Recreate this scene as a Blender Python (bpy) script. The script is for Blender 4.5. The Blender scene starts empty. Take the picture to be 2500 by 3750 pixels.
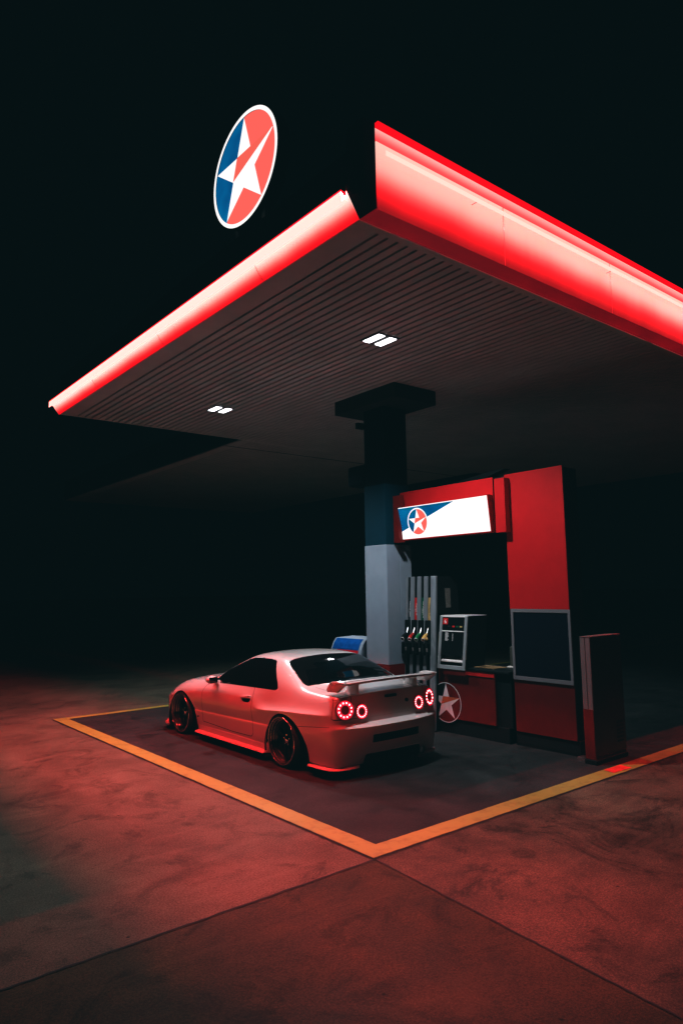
import bpy, bmesh, math, random
from mathutils import Vector, Matrix
random.seed(7)
S = bpy.context.scene
COL = S.collection
PI = math.pi

# ------------------------------------------------------------------ materials
def newmat(name):
    m = bpy.data.materials.new(name); m.use_nodes = True
    nt = m.node_tree; nt.nodes.clear()
    out = nt.nodes.new('ShaderNodeOutputMaterial')
    return m, nt, out

def pbr(name, col, rough=.5, metal=0., spec=.5, coat=0., var=0., vscale=8., rvar=0., bump=0., bscale=60., emit=None, estr=0.):
    m, nt, out = newmat(name)
    b = nt.nodes.new('ShaderNodeBsdfPrincipled')
    b.inputs['Roughness'].default_value = rough
    b.inputs['Metallic'].default_value = metal
    b.inputs['Specular IOR Level'].default_value = spec
    b.inputs['Coat Weight'].default_value = coat
    b.inputs['Coat Roughness'].default_value = .04
    b.inputs['Base Color'].default_value = (*col, 1)
    tc = nt.nodes.new('ShaderNodeTexCoord')
    if var or rvar:
        n = nt.nodes.new('ShaderNodeTexNoise'); n.inputs['Scale'].default_value = vscale
        n.inputs['Detail'].default_value = 8; n.inputs['Roughness'].default_value = .65
        nt.links.new(tc.outputs['Object'], n.inputs['Vector'])
        if var:
            r = nt.nodes.new('ShaderNodeValToRGB')
            r.color_ramp.elements[0].position = .3; r.color_ramp.elements[1].position = .72
            r.color_ramp.elements[0].color = (*[max(0, c*(1-var)) for c in col], 1)
            r.color_ramp.elements[1].color = (*[min(1, c*(1+var*.6)) for c in col], 1)
            nt.links.new(n.outputs['Fac'], r.inputs['Fac']); nt.links.new(r.outputs['Color'], b.inputs['Base Color'])
        if rvar:
            mr = nt.nodes.new('ShaderNodeMapRange')
            mr.inputs['To Min'].default_value = max(.02, rough-rvar); mr.inputs['To Max'].default_value = min(1, rough+rvar)
            nt.links.new(n.outputs['Fac'], mr.inputs['Value']); nt.links.new(mr.outputs['Result'], b.inputs['Roughness'])
    if bump:
        n2 = nt.nodes.new('ShaderNodeTexNoise'); n2.inputs['Scale'].default_value = bscale; n2.inputs['Detail'].default_value = 5
        nt.links.new(tc.outputs['Object'], n2.inputs['Vector'])
        bp = nt.nodes.new('ShaderNodeBump'); bp.inputs['Strength'].default_value = bump; bp.inputs['Distance'].default_value = .01
        nt.links.new(n2.outputs['Fac'], bp.inputs['Height']); nt.links.new(bp.outputs['Normal'], b.inputs['Normal'])
    if emit:
        b.inputs['Emission Color'].default_value = (*emit, 1); b.inputs['Emission Strength'].default_value = estr
    nt.links.new(b.outputs['BSDF'], out.inputs['Surface'])
    return m

def glow(name, col, strength):
    m, nt, out = newmat(name)
    e = nt.nodes.new('ShaderNodeEmission'); e.inputs['Color'].default_value = (*col, 1); e.inputs['Strength'].default_value = strength
    nt.links.new(e.outputs['Emission'], out.inputs['Surface'])
    return m

RED_LIGHT = (1.0, .035, .037)
LED_R, LED_L, LAMP, SIGN = 2300., 2900., 520., 1.25

def ground_mat(name, c_lo, c_hi, rough, extra=None, stain=.5):
    m, nt, out = newmat(name)
    N, L = nt.nodes, nt.links
    b = N.new('ShaderNodeBsdfPrincipled'); tc = N.new('ShaderNodeTexCoord')
    def noise(sc, det, ro=.6, dist=0.):
        n = N.new('ShaderNodeTexNoise'); n.inputs['Scale'].default_value = sc; n.inputs['Detail'].default_value = det
        n.inputs['Roughness'].default_value = ro; n.inputs['Distortion'].default_value = dist
        L.new(tc.outputs['Object'], n.inputs['Vector']); return n
    big = noise(.55, 6, .6, .8); mid = noise(2.6, 8, .7, .4); fine = noise(70, 4, .7)
    r1 = N.new('ShaderNodeValToRGB'); e = r1.color_ramp.elements
    e[0].position = .355; e[1].position = .645; e[0].color = (*c_lo, 1); e[1].color = (*c_hi, 1)
    mx = N.new('ShaderNodeMath'); mx.operation = 'MULTIPLY_ADD'; mx.inputs[1].default_value = .55
    L.new(big.outputs['Fac'], mx.inputs[0])
    m2 = N.new('ShaderNodeMath'); m2.operation = 'MULTIPLY'; m2.inputs[1].default_value = .45
    L.new(mid.outputs['Fac'], m2.inputs[0]); L.new(m2.outputs[0], mx.inputs[2])
    L.new(mx.outputs[0], r1.inputs['Fac'])
    # fine speckle
    r2 = N.new('ShaderNodeMapRange'); r2.inputs['From Min'].default_value = .38; r2.inputs['From Max'].default_value = .62
    r2.inputs['To Min'].default_value = .68; r2.inputs['To Max'].default_value = 1.3
    L.new(fine.outputs['Fac'], r2.inputs['Value'])
    grit = noise(190, 3, .8)
    r6 = N.new('ShaderNodeMapRange'); r6.inputs['From Min'].default_value = .35; r6.inputs['From Max'].default_value = .65
    r6.inputs['To Min'].default_value = .55; r6.inputs['To Max'].default_value = 1.45
    L.new(grit.outputs['Fac'], r6.inputs['Value'])
    mm = N.new('ShaderNodeMath'); mm.operation = 'MULTIPLY'; L.new(r2.outputs['Result'], mm.inputs[0]); L.new(r6.outputs['Result'], mm.inputs[1])
    mul = N.new('ShaderNodeMix'); mul.data_type = 'RGBA'; mul.blend_type = 'MULTIPLY'; mul.inputs['Factor'].default_value = 1
    L.new(r1.outputs['Color'], mul.inputs['A']); L.new(mm.outputs[0], mul.inputs['B'])
    # dark oil spots and tyre scuffs
    st = noise(1.15, 9, .72, 1.6)
    r3 = N.new('ShaderNodeMapRange'); r3.inputs['From Min'].default_value = .52; r3.inputs['From Max'].default_value = .64
    r3.inputs['To Min'].default_value = 1; r3.inputs['To Max'].default_value = 1-stain
    L.new(st.outputs['Fac'], r3.inputs['Value'])
    vo = N.new('ShaderNodeTexVoronoi'); vo.inputs['Scale'].default_value = 3.1; L.new(tc.outputs['Object'], vo.inputs['Vector'])
    r4 = N.new('ShaderNodeMapRange'); r4.inputs['From Min'].default_value = .02; r4.inputs['From Max'].default_value = .05
    r4.inputs['To Min'].default_value = .25; r4.inputs['To Max'].default_value = 1
    L.new(vo.outputs['Distance'], r4.inputs['Value'])
    m3 = N.new('ShaderNodeMath'); m3.operation = 'MULTIPLY'; L.new(r3.outputs['Result'], m3.inputs[0]); L.new(r4.outputs['Result'], m3.inputs[1])
    mul2 = N.new('ShaderNodeMix'); mul2.data_type = 'RGBA'; mul2.blend_type = 'MULTIPLY'; mul2.inputs['Factor'].default_value = 1
    L.new(mul.outputs['Result'], mul2.inputs['A']); L.new(m3.outputs[0], mul2.inputs['B'])
    # pale dry scuffs
    mp = N.new('ShaderNodeMapping'); mp.inputs['Rotation'].default_value = (0, 0, .7); mp.inputs['Scale'].default_value = (.5, 2.2, 1)
    L.new(tc.outputs['Object'], mp.inputs[0])
    sc_ = N.new('ShaderNodeTexNoise'); sc_.inputs['Scale'].default_value = .8; sc_.inputs['Detail'].default_value = 9; sc_.inputs['Roughness'].default_value = .72; sc_.inputs['Distortion'].default_value = 1.2
    L.new(mp.outputs[0], sc_.inputs['Vector'])
    r5 = N.new('ShaderNodeMapRange'); r5.inputs['From Min'].default_value = .54; r5.inputs['From Max'].default_value = .70; r5.inputs['To Min'].default_value = 0; r5.inputs['To Max'].default_value = .32
    L.new(sc_.outputs['Fac'], r5.inputs['Value'])
    mx5 = N.new('ShaderNodeMix'); mx5.data_type = 'RGBA'; L.new(r5.outputs['Result'], mx5.inputs['Factor']); L.new(mul2.outputs['Result'], mx5.inputs['A'])
    mx5.inputs['B'].default_value = (*[min(1, c_*1.5) for c_ in c_hi], 1)
    L.new(mx5.outputs['Result'], b.inputs['Base Color'])
    # roughness
    rr = N.new('ShaderNodeMapRange'); rr.inputs['To Min'].default_value = rough-.14; rr.inputs['To Max'].default_value = rough+.16
    L.new(mid.outputs['Fac'], rr.inputs['Value']); L.new(rr.outputs['Result'], b.inputs['Roughness'])
    b.inputs['Specular IOR Level'].default_value = .07
    bp = N.new('ShaderNodeBump'); bp.inputs['Strength'].default_value = .25; bp.inputs['Distance'].default_value = .004
    L.new(fine.outputs['Fac'], bp.inputs['Height']); L.new(bp.outputs['Normal'], b.inputs['Normal'])
    L.new(b.outputs['BSDF'], out.inputs['Surface'])
    return m

M = {}
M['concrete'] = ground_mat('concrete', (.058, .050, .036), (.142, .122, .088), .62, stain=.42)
M['concrete_dark'] = ground_mat('concrete_soiled', (.024, .0190, .0095), (.072, .056, .028), .62, stain=.55)  # slab's own darker tone, deepened to paint in the light's falloff
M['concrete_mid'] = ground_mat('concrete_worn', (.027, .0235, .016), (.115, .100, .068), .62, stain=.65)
M['asphalt'] = ground_mat('asphalt', (.015, .015, .016), (.042, .041, .041), .55, stain=.45)
M['joint'] = pbr('joint_filler', (.012, .011, .011), .9, var=.5, vscale=20)
def line_mat():
    m, nt, out = newmat('yellow_paint'); N, L = nt.nodes, nt.links
    b = N.new('ShaderNodeBsdfPrincipled'); tc = N.new('ShaderNodeTexCoord')
    n = N.new('ShaderNodeTexNoise'); n.inputs['Scale'].default_value = 5; n.inputs['Detail'].default_value = 9; n.inputs['Roughness'].default_value = .7
    L.new(tc.outputs['Object'], n.inputs['Vector'])
    r = N.new('ShaderNodeValToRGB'); e = r.color_ramp.elements
    e[0].position = .28; e[1].position = .5; e[0].color = (.15, .155, .03, 1); e[1].color = (.25, .265, .052, 1)
    L.new(n.outputs['Fac'], r.inputs['Fac'])
    n2 = N.new('ShaderNodeTexNoise'); n2.inputs['Scale'].default_value = 14; n2.inputs['Detail'].default_value = 8; n2.inputs['Roughness'].default_value = .75
    L.new(tc.outputs['Object'], n2.inputs['Vector'])
    w = N.new('ShaderNodeMapRange'); w.inputs['From Min'].default_value = .66; w.inputs['From Max'].default_value = .74; w.clamp = True
    L.new(n2.outputs['Fac'], w.inputs['Value'])
    mix = N.new('ShaderNodeMix'); mix.data_type = 'RGBA'; L.new(w.outputs['Result'], mix.inputs['Factor'])
    L.new(r.outputs['Color'], mix.inputs['A']); mix.inputs['B'].default_value = (.1, .085, .07, 1)
    L.new(mix.outputs['Result'], b.inputs['Base Color'])
    b.inputs['Roughness'].default_value = .6; b.inputs['Specular IOR Level'].default_value = .3
    L.new(b.outputs['BSDF'], out.inputs['Surface']); return m
M['yellow'] = line_mat()
M['redpaint_floor'] = pbr('worn_red_floor_paint', (.75, .03, .02), .6, var=.5, vscale=9)
M['soffit'] = pbr('soffit_white_metal', (.56, .585, .585), .55, spec=.2, var=.2, vscale=1.2)
M['soffit_gap'] = pbr('soffit_gap', (.006, .006, .006), .9, spec=.05)
M['flash'] = pbr('bare_flashing', (.75, .74, .74), .4)
def fascia_glow_ramp(name, z0, z1, stops, rough=.55):  # LED falloff painted into the panel as an emission ramp over height
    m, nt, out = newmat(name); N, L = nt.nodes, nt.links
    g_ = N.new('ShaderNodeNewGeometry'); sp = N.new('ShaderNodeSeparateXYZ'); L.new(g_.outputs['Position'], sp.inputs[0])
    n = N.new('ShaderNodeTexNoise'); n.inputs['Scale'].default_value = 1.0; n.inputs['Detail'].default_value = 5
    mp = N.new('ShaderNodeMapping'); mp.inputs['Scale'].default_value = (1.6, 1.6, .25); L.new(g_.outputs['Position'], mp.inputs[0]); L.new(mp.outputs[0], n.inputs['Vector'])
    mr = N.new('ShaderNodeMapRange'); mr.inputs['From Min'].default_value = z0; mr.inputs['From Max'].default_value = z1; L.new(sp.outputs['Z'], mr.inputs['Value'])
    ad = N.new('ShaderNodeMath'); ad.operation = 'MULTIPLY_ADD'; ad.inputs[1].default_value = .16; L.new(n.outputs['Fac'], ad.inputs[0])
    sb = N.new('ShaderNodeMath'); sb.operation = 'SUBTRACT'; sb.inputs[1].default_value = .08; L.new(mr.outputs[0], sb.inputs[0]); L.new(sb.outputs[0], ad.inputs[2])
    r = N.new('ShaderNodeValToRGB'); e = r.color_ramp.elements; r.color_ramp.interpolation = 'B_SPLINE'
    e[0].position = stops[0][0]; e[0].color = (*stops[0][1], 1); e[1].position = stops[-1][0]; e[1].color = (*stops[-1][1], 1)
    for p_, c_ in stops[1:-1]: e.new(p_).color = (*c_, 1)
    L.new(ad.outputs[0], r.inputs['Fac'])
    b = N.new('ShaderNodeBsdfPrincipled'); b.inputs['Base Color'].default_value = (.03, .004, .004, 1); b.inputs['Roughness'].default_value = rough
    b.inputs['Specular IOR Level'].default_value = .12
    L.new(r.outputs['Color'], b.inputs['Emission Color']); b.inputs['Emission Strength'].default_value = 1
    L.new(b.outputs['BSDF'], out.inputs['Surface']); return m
M['fascia_lit'] = fascia_glow_ramp('lit_red_fascia', 5.215, 5.83, [(0, (.12, 0, .004)), (.10, (.30, 0, .006)), (.20, (.85, 0, .009)), (.30, (1.3, .008, .02)), (.43, (1.6, .13, .12)), (.57, (1.9, .36, .30)), (.75, (2.1, .54, .45)), (1, (2.1, .62, .52))])
M['fascia_left'] = fascia_glow_ramp('lit_red_cant', 5.232, 5.442, [(0, (.80, 0, .010)), (.16, (1.3, .006, .018)), (.32, (1.6, .13, .12)), (.50, (2.0, .50, .43)), (.72, (2.3, .88, .78)), (1, (2.4, .98, .88))])
M['fascia_band'] = fascia_glow_ramp('lit_red_band', 5.83, 5.95, [(0, (1.1, .055, .07)), (.45, (1.3, .16, .16)), (1, (1.8, .58, .52))])
M['fascia_cap'] = glow('lit_red_cap', (1.0, 0, .012), 1.0)  # LED light on the red cap painted in as even emission
M['fascia'] = pbr('red_fascia', (.80, .50, .42), .3, spec=.35, var=.06, vscale=2.5)
M['fascia_end'] = pbr('fascia_end_cap', (.75, .25, .24), .4)
M['trim_red'] = pbr('red_trim', (.7, .012, .03), .35)
M['navy'] = pbr('navy_panel', (.0004, .0005, .0010), .9, spec=.0)
M['led_r'] = glow('red_led_strip', RED_LIGHT, LED_R)
M['parapet'] = pbr('dark_red_parapet', (.010, .0006, .0010), .9, spec=.0)  # reddened to paint in the halo above the tube
M['led_cover'] = glow('led_cover', (2.0, .78, .66), 1.0)  # added strip: painted pale glow to blend with the panel
M['led_cover_left'] = glow('tube_cover', (2.2, .84, .75), 1.0)  # painted glow of the added tube shade and lower fin
M['led_l'] = glow('red_neon_tube', RED_LIGHT, LED_L)
M['lamp'] = glow('white_led_lamp', (.95, .95, 1.0), 5.)
M['lampframe'] = pbr('lamp_frame', (.10, .10, .11), .5)
M['sign_white'] = glow('lit_white_acrylic', (1, .955, .945), SIGN)
M['disc_white'] = glow('lit_white_disc', (1, .95, .94), 1.15)
M['lit_red'] = glow('lit_red_acrylic', (1.0, .15, .125), 1.05)
M['lit_red2'] = glow('lit_red_fold', (1.0, .16, .12), .95)
def lit_blue():
    m, nt, out = newmat('lit_blue_acrylic'); N, L = nt.nodes, nt.links
    tc = N.new('ShaderNodeTexCoord'); n = N.new('ShaderNodeTexNoise'); n.inputs['Scale'].default_value = 2.2; n.inputs['Detail'].default_value = 2
    L.new(tc.outputs['Object'], n.inputs['Vector'])
    r = N.new('ShaderNodeValToRGB'); e = r.color_ramp.elements
    e[0].position = .3; e[1].position = .7; e[0].color = (0, .085, .23, 1); e[1].color = (0, .19, .40, 1)
    L.new(n.outputs['Fac'], r.inputs['Fac'])
    em = N.new('ShaderNodeEmission'); L.new(r.outputs['Color'], em.inputs['Color']); L.new(em.outputs[0], out.inputs['Surface']); return m
M['lit_blue'] = lit_blue()
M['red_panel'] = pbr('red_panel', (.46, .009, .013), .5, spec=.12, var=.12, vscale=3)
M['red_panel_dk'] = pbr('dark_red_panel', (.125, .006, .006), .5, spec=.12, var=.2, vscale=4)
M['black'] = pbr('black_plastic', (.006, .007, .008), .6, spec=.15)
M['black_gloss'] = pbr('black_gloss', (.006, .007, .008), .18, spec=.4)
M['navy_board'] = pbr('navy_board', (.003, .0045, .012), .5, spec=.1)
M['grey_frame'] = pbr('grey_frame', (.17, .17, .185), .5, spec=.2)
M['grey_clad'] = pbr('grey_cladding', (.21, .265, .32), .5, spec=.3, var=.12, vscale=2.5)
M['blue_col'] = pbr('deep_blue_paint', (.001, .024, .042), .7, spec=.08, var=.15, vscale=3)
M['blue_dark'] = pbr('dark_blue_paint', (.0015, .004, .008), .8, spec=.05)
M['grey_metal'] = pbr('grey_metal', (.22, .26, .29), .42, metal=.1, var=.15, vscale=5)
M['steel'] = pbr('steel', (.7, .7, .7), .28, metal=1., var=.15, vscale=15)
M['chrome'] = pbr('chrome', (.95, .92, .90), .16, metal=1.)
M['silver'] = pbr('silver_paint', (.34, .38, .40), .35, metal=.35)
M['lab_black'] = pbr('label_black', (.006, .008, .012), .4)
M['lab_red'] = pbr('label_red', (.55, .01, .012), .4)
M['lab_green'] = pbr('label_green', (.0, .085, .04), .4)
M['lab_tan'] = pbr('label_tan', (.52, .36, .13), .4)
M['ink_white'] = pbr('ink_white', (.75, .75, .75), .5)
M['ink_black'] = pbr('ink_black', (.02, .015, .01), .5)
M['noz_red'] = pbr('nozzle_red', (.5, .02, .015), .4)
M['noz_green'] = pbr('nozzle_green', (.005, .16, .05), .4)
M['noz_tan'] = pbr('nozzle_tan', (.6, .38, .12), .4)
M['paper'] = pbr('paper', (.7, .68, .62), .7, var=.2, vscale=20)
M['star_white'] = pbr('star_white_vinyl', (.62, .62, .64), .45)
M['star_fold'] = pbr('star_fold_vinyl', (.42, .10, .03), .45)
M['dispblue'] = pbr('blue_display', (.005, .075, .27), .2, var=.3, vscale=14)
M['dispred'] = pbr('red_display_band', (.5, .01, .025), .3, var=.3, vscale=20)
M['paint'] = pbr('pearl_white_paint', (.66, .63, .62), .27, spec=.5, coat=1., bump=.03, bscale=420)
M['gap'] = pbr('panel_gap', (.006, .004, .004), .8)
M['glass'] = pbr('tinted_glass', (.002, .003, .0035), .03, spec=.45)
M['tyre'] = pbr('tyre_rubber', (.012, .012, .012), .75, spec=.3)
M['rim_dark'] = pbr('dark_rim_centre', (.004, .0035, .0035), .5, spec=.2)
M['liner'] = pbr('black_liner', (.006, .006, .006), .9, spec=.1)
M['tail_red'] = glow('tail_lamp_red', (1.0, .016, .05), .9)
M['tail_led'] = glow('tail_lamp_led', (1.0, .20, .22), 9.)
M['tail_core'] = pbr('tail_lamp_core', (.05, .002, .004), .15, emit=(1, .01, .02), estr=.05)
M['amber'] = pbr('amber_marker', (.5, .14, .02), .2)

# ------------------------------------------------------------------ geometry helpers
def worldloc(o):
    v = Vector((0, 0, 0))
    while o is not None:
        v += Vector(o.location); o = o.parent
    return v

def obj(name, bm, mat, parent=None, smooth=False, angle=None, label=None, kind=None, local=False):
    """link a bmesh as one object; coordinates are world unless local"""
    if parent is not None and not local:
        bmesh.ops.translate(bm, verts=bm.verts, vec=-worldloc(parent))
    me = bpy.data.meshes.new(name)
    bm.normal_update()
    bm.to_mesh(me); bm.free()
    mats = mat if isinstance(mat, (list, tuple)) else [mat]
    for k in mats: me.materials.append(M[k] if isinstance(k, str) else k)
    if smooth:
        for p in me.polygons: p.use_smooth = True
        if angle is not None: me.set_sharp_from_angle(angle=math.radians(angle))
    o = bpy.data.objects.new(name, me); COL.objects.link(o)
    if parent is not None: o.parent = parent
    if label: o['label'] = label
    if kind: o['kind'] = kind
    return o

def thing(name, label, cat, loc=(0, 0, 0), group=None):
    o = bpy.data.objects.new(name, None); COL.objects.link(o)
    o.location = loc; o.empty_display_size = .1
    o['label'] = label; o['category'] = cat
    if group: o['group'] = group
    return o

def tagmesh(o, label, cat, group=None):
    o['label'] = label; o['category'] = cat
    if group: o['group'] = group
    return o

def box(bm, x0, x1, y0, y1, z0, z1, bev=0., seg=2, shear=None):
    vs = [bm.verts.new((x, y, z)) for x in (x0, x1) for y in (y0, y1) for z in (z0, z1)]
    if shear:
        for v in vs: v.co.x += shear*(v.co.z-z1)
    F = [(0, 1, 3, 2), (4, 6, 7, 5), (0, 4, 5, 1), (2, 3, 7, 6), (0, 2, 6, 4), (1, 5, 7, 3)]
    fs = [bm.faces.new([vs[i] for i in f]) for f in F]
    if bev:
        es = list({e for f in fs for e in f.edges})
        bmesh.ops.bevel(bm, geom=es, offset=bev, segments=seg, affect='EDGES', profile=.5)
    return vs

def prism(bm, pts, axis, a, b, bev=0.):
    """extrude a closed 2D polygon along axis from a to b. axis x:(y,z) y:(x,z) z:(x,y)"""
    def P(p, t):
        return {'x': (t, p[0], p[1]), 'y': (p[0], t, p[1]), 'z': (p[0], p[1], t)}[axis]
    v0 = [bm.verts.new(P(p, a)) for p in pts]; v1 = [bm.verts.new(P(p, b)) for p in pts]
    n = len(pts); fs = []
    for i in range(n):
        fs.append(bm.faces.new((v0[i], v0[(i+1) % n], v1[(i+1) % n], v1[i])))
    fs.append(bm.faces.new(v0[::-1])); fs.append(bm.faces.new(v1))
    bmesh.ops.recalc_face_normals(bm, faces=fs)
    if bev:
        es = list({e for f in fs for e in f.edges})
        bmesh.ops.bevel(bm, geom=es, offset=bev, segments=2, affect='EDGES', profile=.5)

def tube(bm, path, r, n=8, closed=False, radii=None, cap=True):
    path = [Vector(p) for p in path]
    rings = []; N = len(path)
    prev = None
    for i, p in enumerate(path):
        if closed: t = path[(i+1) % N]-path[i-1]
        else: t = path[min(i+1, N-1)]-path[max(i-1, 0)]
        t.normalize()
        if prev is None:
            a = t.orthogonal().normalized()
        else:
            a = prev-t*prev.dot(t)
            if a.length < 1e-6: a = t.orthogonal()
            a.normalize()
        prev = a; b = t.cross(a)
        rr = radii[i] if radii else r
        rings.append([bm.verts.new(p+(a*math.cos(2*PI*k/n)+b*math.sin(2*PI*k/n))*rr) for k in range(n)])
    m = N if closed else N-1
    for i in range(m):
        A, B = rings[i], rings[(i+1) % N]
        for k in range(n):
            bm.faces.new((A[k], A[(k+1) % n], B[(k+1) % n], B[k]))
    if not closed and cap:
        bm.faces.new(rings[0][::-1]); bm.faces.new(rings[-1])

def lathe(bm, prof, centre, axis, n=48, close=False):
    """prof list of (t along axis, r). axis 'x','y','z'"""
    c = Vector(centre); rings = []
    for t, r in prof:
        ring = []
        for k in range(n):
            a = 2*PI*k/n; u, v = r*math.cos(a), r*math.sin(a)
            d = {'x': (t, u, v), 'y': (u, t, v), 'z': (u, v, t)}[axis]
            ring.append(bm.verts.new(c+Vector(d)))
        rings.append(ring)
    fs = []
    for i in range(len(rings)-1 if not close else len(rings)):
        A, B = rings[i], rings[(i+1) % len(rings)]
        for k in range(n):
            fs.append(bm.faces.new((A[k], A[(k+1) % n], B[(k+1) % n], B[k])))
    if not close:
        for R in (rings[0], rings[-1]):
            fs.append(bm.faces.new(R))
    bmesh.ops.recalc_face_normals(bm, faces=fs)

def flat(bm, pts3):
    return bm.faces.new([bm.verts.new(p) for p in pts3])

def BM(): return bmesh.new()

def text_bm(s, size, origin, ux, uy, depth=0., align='LEFT', bold=0.):
    cu = bpy.data.curves.new('t', 'FONT'); cu.body = s; cu.size = size; cu.align_x = align; cu.extrude = depth; cu.offset = bold
    cu.resolution_u = 3
    o = bpy.data.objects.new('t', cu); COL.objects.link(o)
    dg = bpy.context.evaluated_depsgraph_get(); dg.update()
    me = bpy.data.meshes.new_from_object(o.evaluated_get(dg))
    bm = bmesh.new(); bm.from_mesh(me)
    bpy.data.objects.remove(o); bpy.data.curves.remove(cu); bpy.data.meshes.remove(me)
    ux = Vector(ux).normalized(); uy = Vector(uy).normalized(); o0 = Vector(origin); n = ux.cross(uy)
    for v in bm.verts:
        c = v.co.copy(); v.co = o0+ux*c.x+uy*c.y+n*c.z
    return bm

# star emblem pieces on a plane. frame: centre c, ux (viewer's right), uy up, n towards viewer
def star_pts(R, r=None):
    r = r or R*.382
    out, inn = [], []
    for k in range(5):
        a = PI/2-k*2*PI/5; out.append((R*math.cos(a), R*math.sin(a)))
        b = a-PI/5; inn.append((r*math.cos(b), r*math.sin(b)))
    return out, inn      # out: top, right, bottom right, bottom left, left ; inn[k] between out[k] and out[k+1]

def emblem(parent, c, ux, uy, R, mats, step=.004, ringw=.075, ringpart=True, names=('emblem_field', 'emblem_star')):
    """mats: blue, red, white, fold, ring"""
    c, ux, uy = Vector(c), Vector(ux), Vector(uy); n = ux.cross(uy).normalized()
    def P(p, h): return c+ux*p[0]+uy*p[1]+n*h
    out, inn = star_pts(R*.985)
    def arc(a0, a1, k=24, rad=R): return [(rad*math.cos(a0+(a1-a0)*i/k), rad*math.sin(a0+(a1-a0)*i/k)) for i in range(k+1)]
    aT, aBL = PI/2, PI/2-3*2*PI/5
    # red half: from top clockwise to bottom-left tip; blue half: remaining
    def fan(pts):
        b_ = BM(); c0 = b_.verts.new(P((0, 0), step)); vv = [b_.verts.new(P(p, step)) for p in pts]
        for i in range(len(vv)-1): b_.faces.new((c0, vv[i], vv[i+1]))
        bmesh.ops.recalc_face_normals(b_, faces=b_.faces)
        return b_
    bm = fan(arc(aT, aBL, 40))
    obj(names[0], bm, mats[1], parent)
    bm = fan(arc(aBL, aT-2*PI, 30))
    obj(names[0], bm, mats[0], parent)
    bm = BM()
    pts = []
    for k in range(5): pts += [out[k], inn[k]]
    ctr = bm.verts.new(P((0, 0), step*2)); vs = [bm.verts.new(P(p, step*2)) for p in pts]
    for i in range(10): bm.faces.new((ctr, vs[i], vs[(i+1) % 10]))
    bmesh.ops.recalc_face_normals(bm, faces=bm.faces)
    st = obj(names[1], bm, mats[2], parent)
    bm = BM(); flat(bm, [P(out[1], step*3), P(inn[4], step*3), P(inn[3], step*3)])
    obj('star_fold', bm, mats[3], parent)
    bm = BM()
    k = 72
    for i in range(k):
        a0, a1 = 2*PI*i/k, 2*PI*(i+1)/k
        q = [(R*math.cos(a0), R*math.sin(a0)), (R*math.cos(a1), R*math.sin(a1)), ((R+ringw)*math.cos(a1), (R+ringw)*math.sin(a1)), ((R+ringw)*math.cos(a0), (R+ringw)*math.sin(a0))]
        flat(bm, [P(p, step*2.5) for p in q])
    bmesh.ops.remove_doubles(bm, verts=bm.verts, dist=1e-5)
    obj('emblem_ring', bm, mats[4], parent)

# ------------------------------------------------------------------ world, camera
w = bpy.data.worlds.new('World'); S.world = w; w.use_nodes = True
bg = w.node_tree.nodes['Background']; bg.inputs['Color'].default_value = (.0002, .0005, .0006, 1); bg.inputs['Strength'].default_value = 1.0

cam = bpy.data.cameras.new('camera'); co = bpy.data.objects.new('camera', cam); COL.objects.link(co)
F, PITCH, ROLL, YAW = 1590.803, .1116, -.0176, .6829
CX, CY, CZ = -3.7439, -4.2783, 2.1
fw = Vector((math.sin(YAW)*math.cos(PITCH), math.cos(YAW)*math.cos(PITCH), math.sin(PITCH)))
r0 = Vector((math.cos(YAW), -math.sin(YAW), 0)); u0 = r0.cross(fw)
rr = r0*math.cos(ROLL)+u0*math.sin(ROLL); uu = -r0*math.sin(ROLL)+u0*math.cos(ROLL)
mw = Matrix.Identity(4)
for i in range(3):
    mw[i][0] = rr[i]; mw[i][1] = uu[i]; mw[i][2] = -fw[i]
mw[0][3], mw[1][3], mw[2][3] = CX, CY, CZ
co.matrix_world = mw
cam.sensor_fit = 'HORIZONTAL'; cam.sensor_width = 36; cam.lens = 36*F/1568.; cam.clip_end = 2000; cam.clip_start = .05
S.camera = co
S.view_settings.view_transform = 'Standard'; S.view_settings.look = 'None'; S.view_settings.exposure = 0; S.view_settings.gamma = 1
# lifted, slightly teal blacks of the photograph (tone curve of the camera file)
S.view_settings.use_curve_mapping = True
cm_ = S.view_settings.curve_mapping
def setcurve(i, pts):
    cu = cm_.curves[i]
    while len(cu.points) > 2: cu.points.remove(cu.points[1])
    cu.points[0].location = pts[0]; cu.points[1].location = pts[-1]
    for p_ in pts[1:-1]: cu.points.new(*p_)
    for p_ in cu.points: p_.handle_type = 'VECTOR'
cm_.extend = 'EXTRAPOLATED'
setcurve(3, [(0, 0), (.012, .0055), (.05, .030), (.15, .112), (.4, .37), (1, 1)])
for i_, l_ in enumerate((.0039, .0116, .0128)): setcurve(i_, [(0, l_), (1, 1)])
cm_.update()
S.cycles.use_denoising = True
S.cycles.sample_clamp_indirect = 8
S.cycles.max_bounces = 6
S.cycles.caustics_reflective = False
S.cycles.caustics_refractive = False

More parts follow.
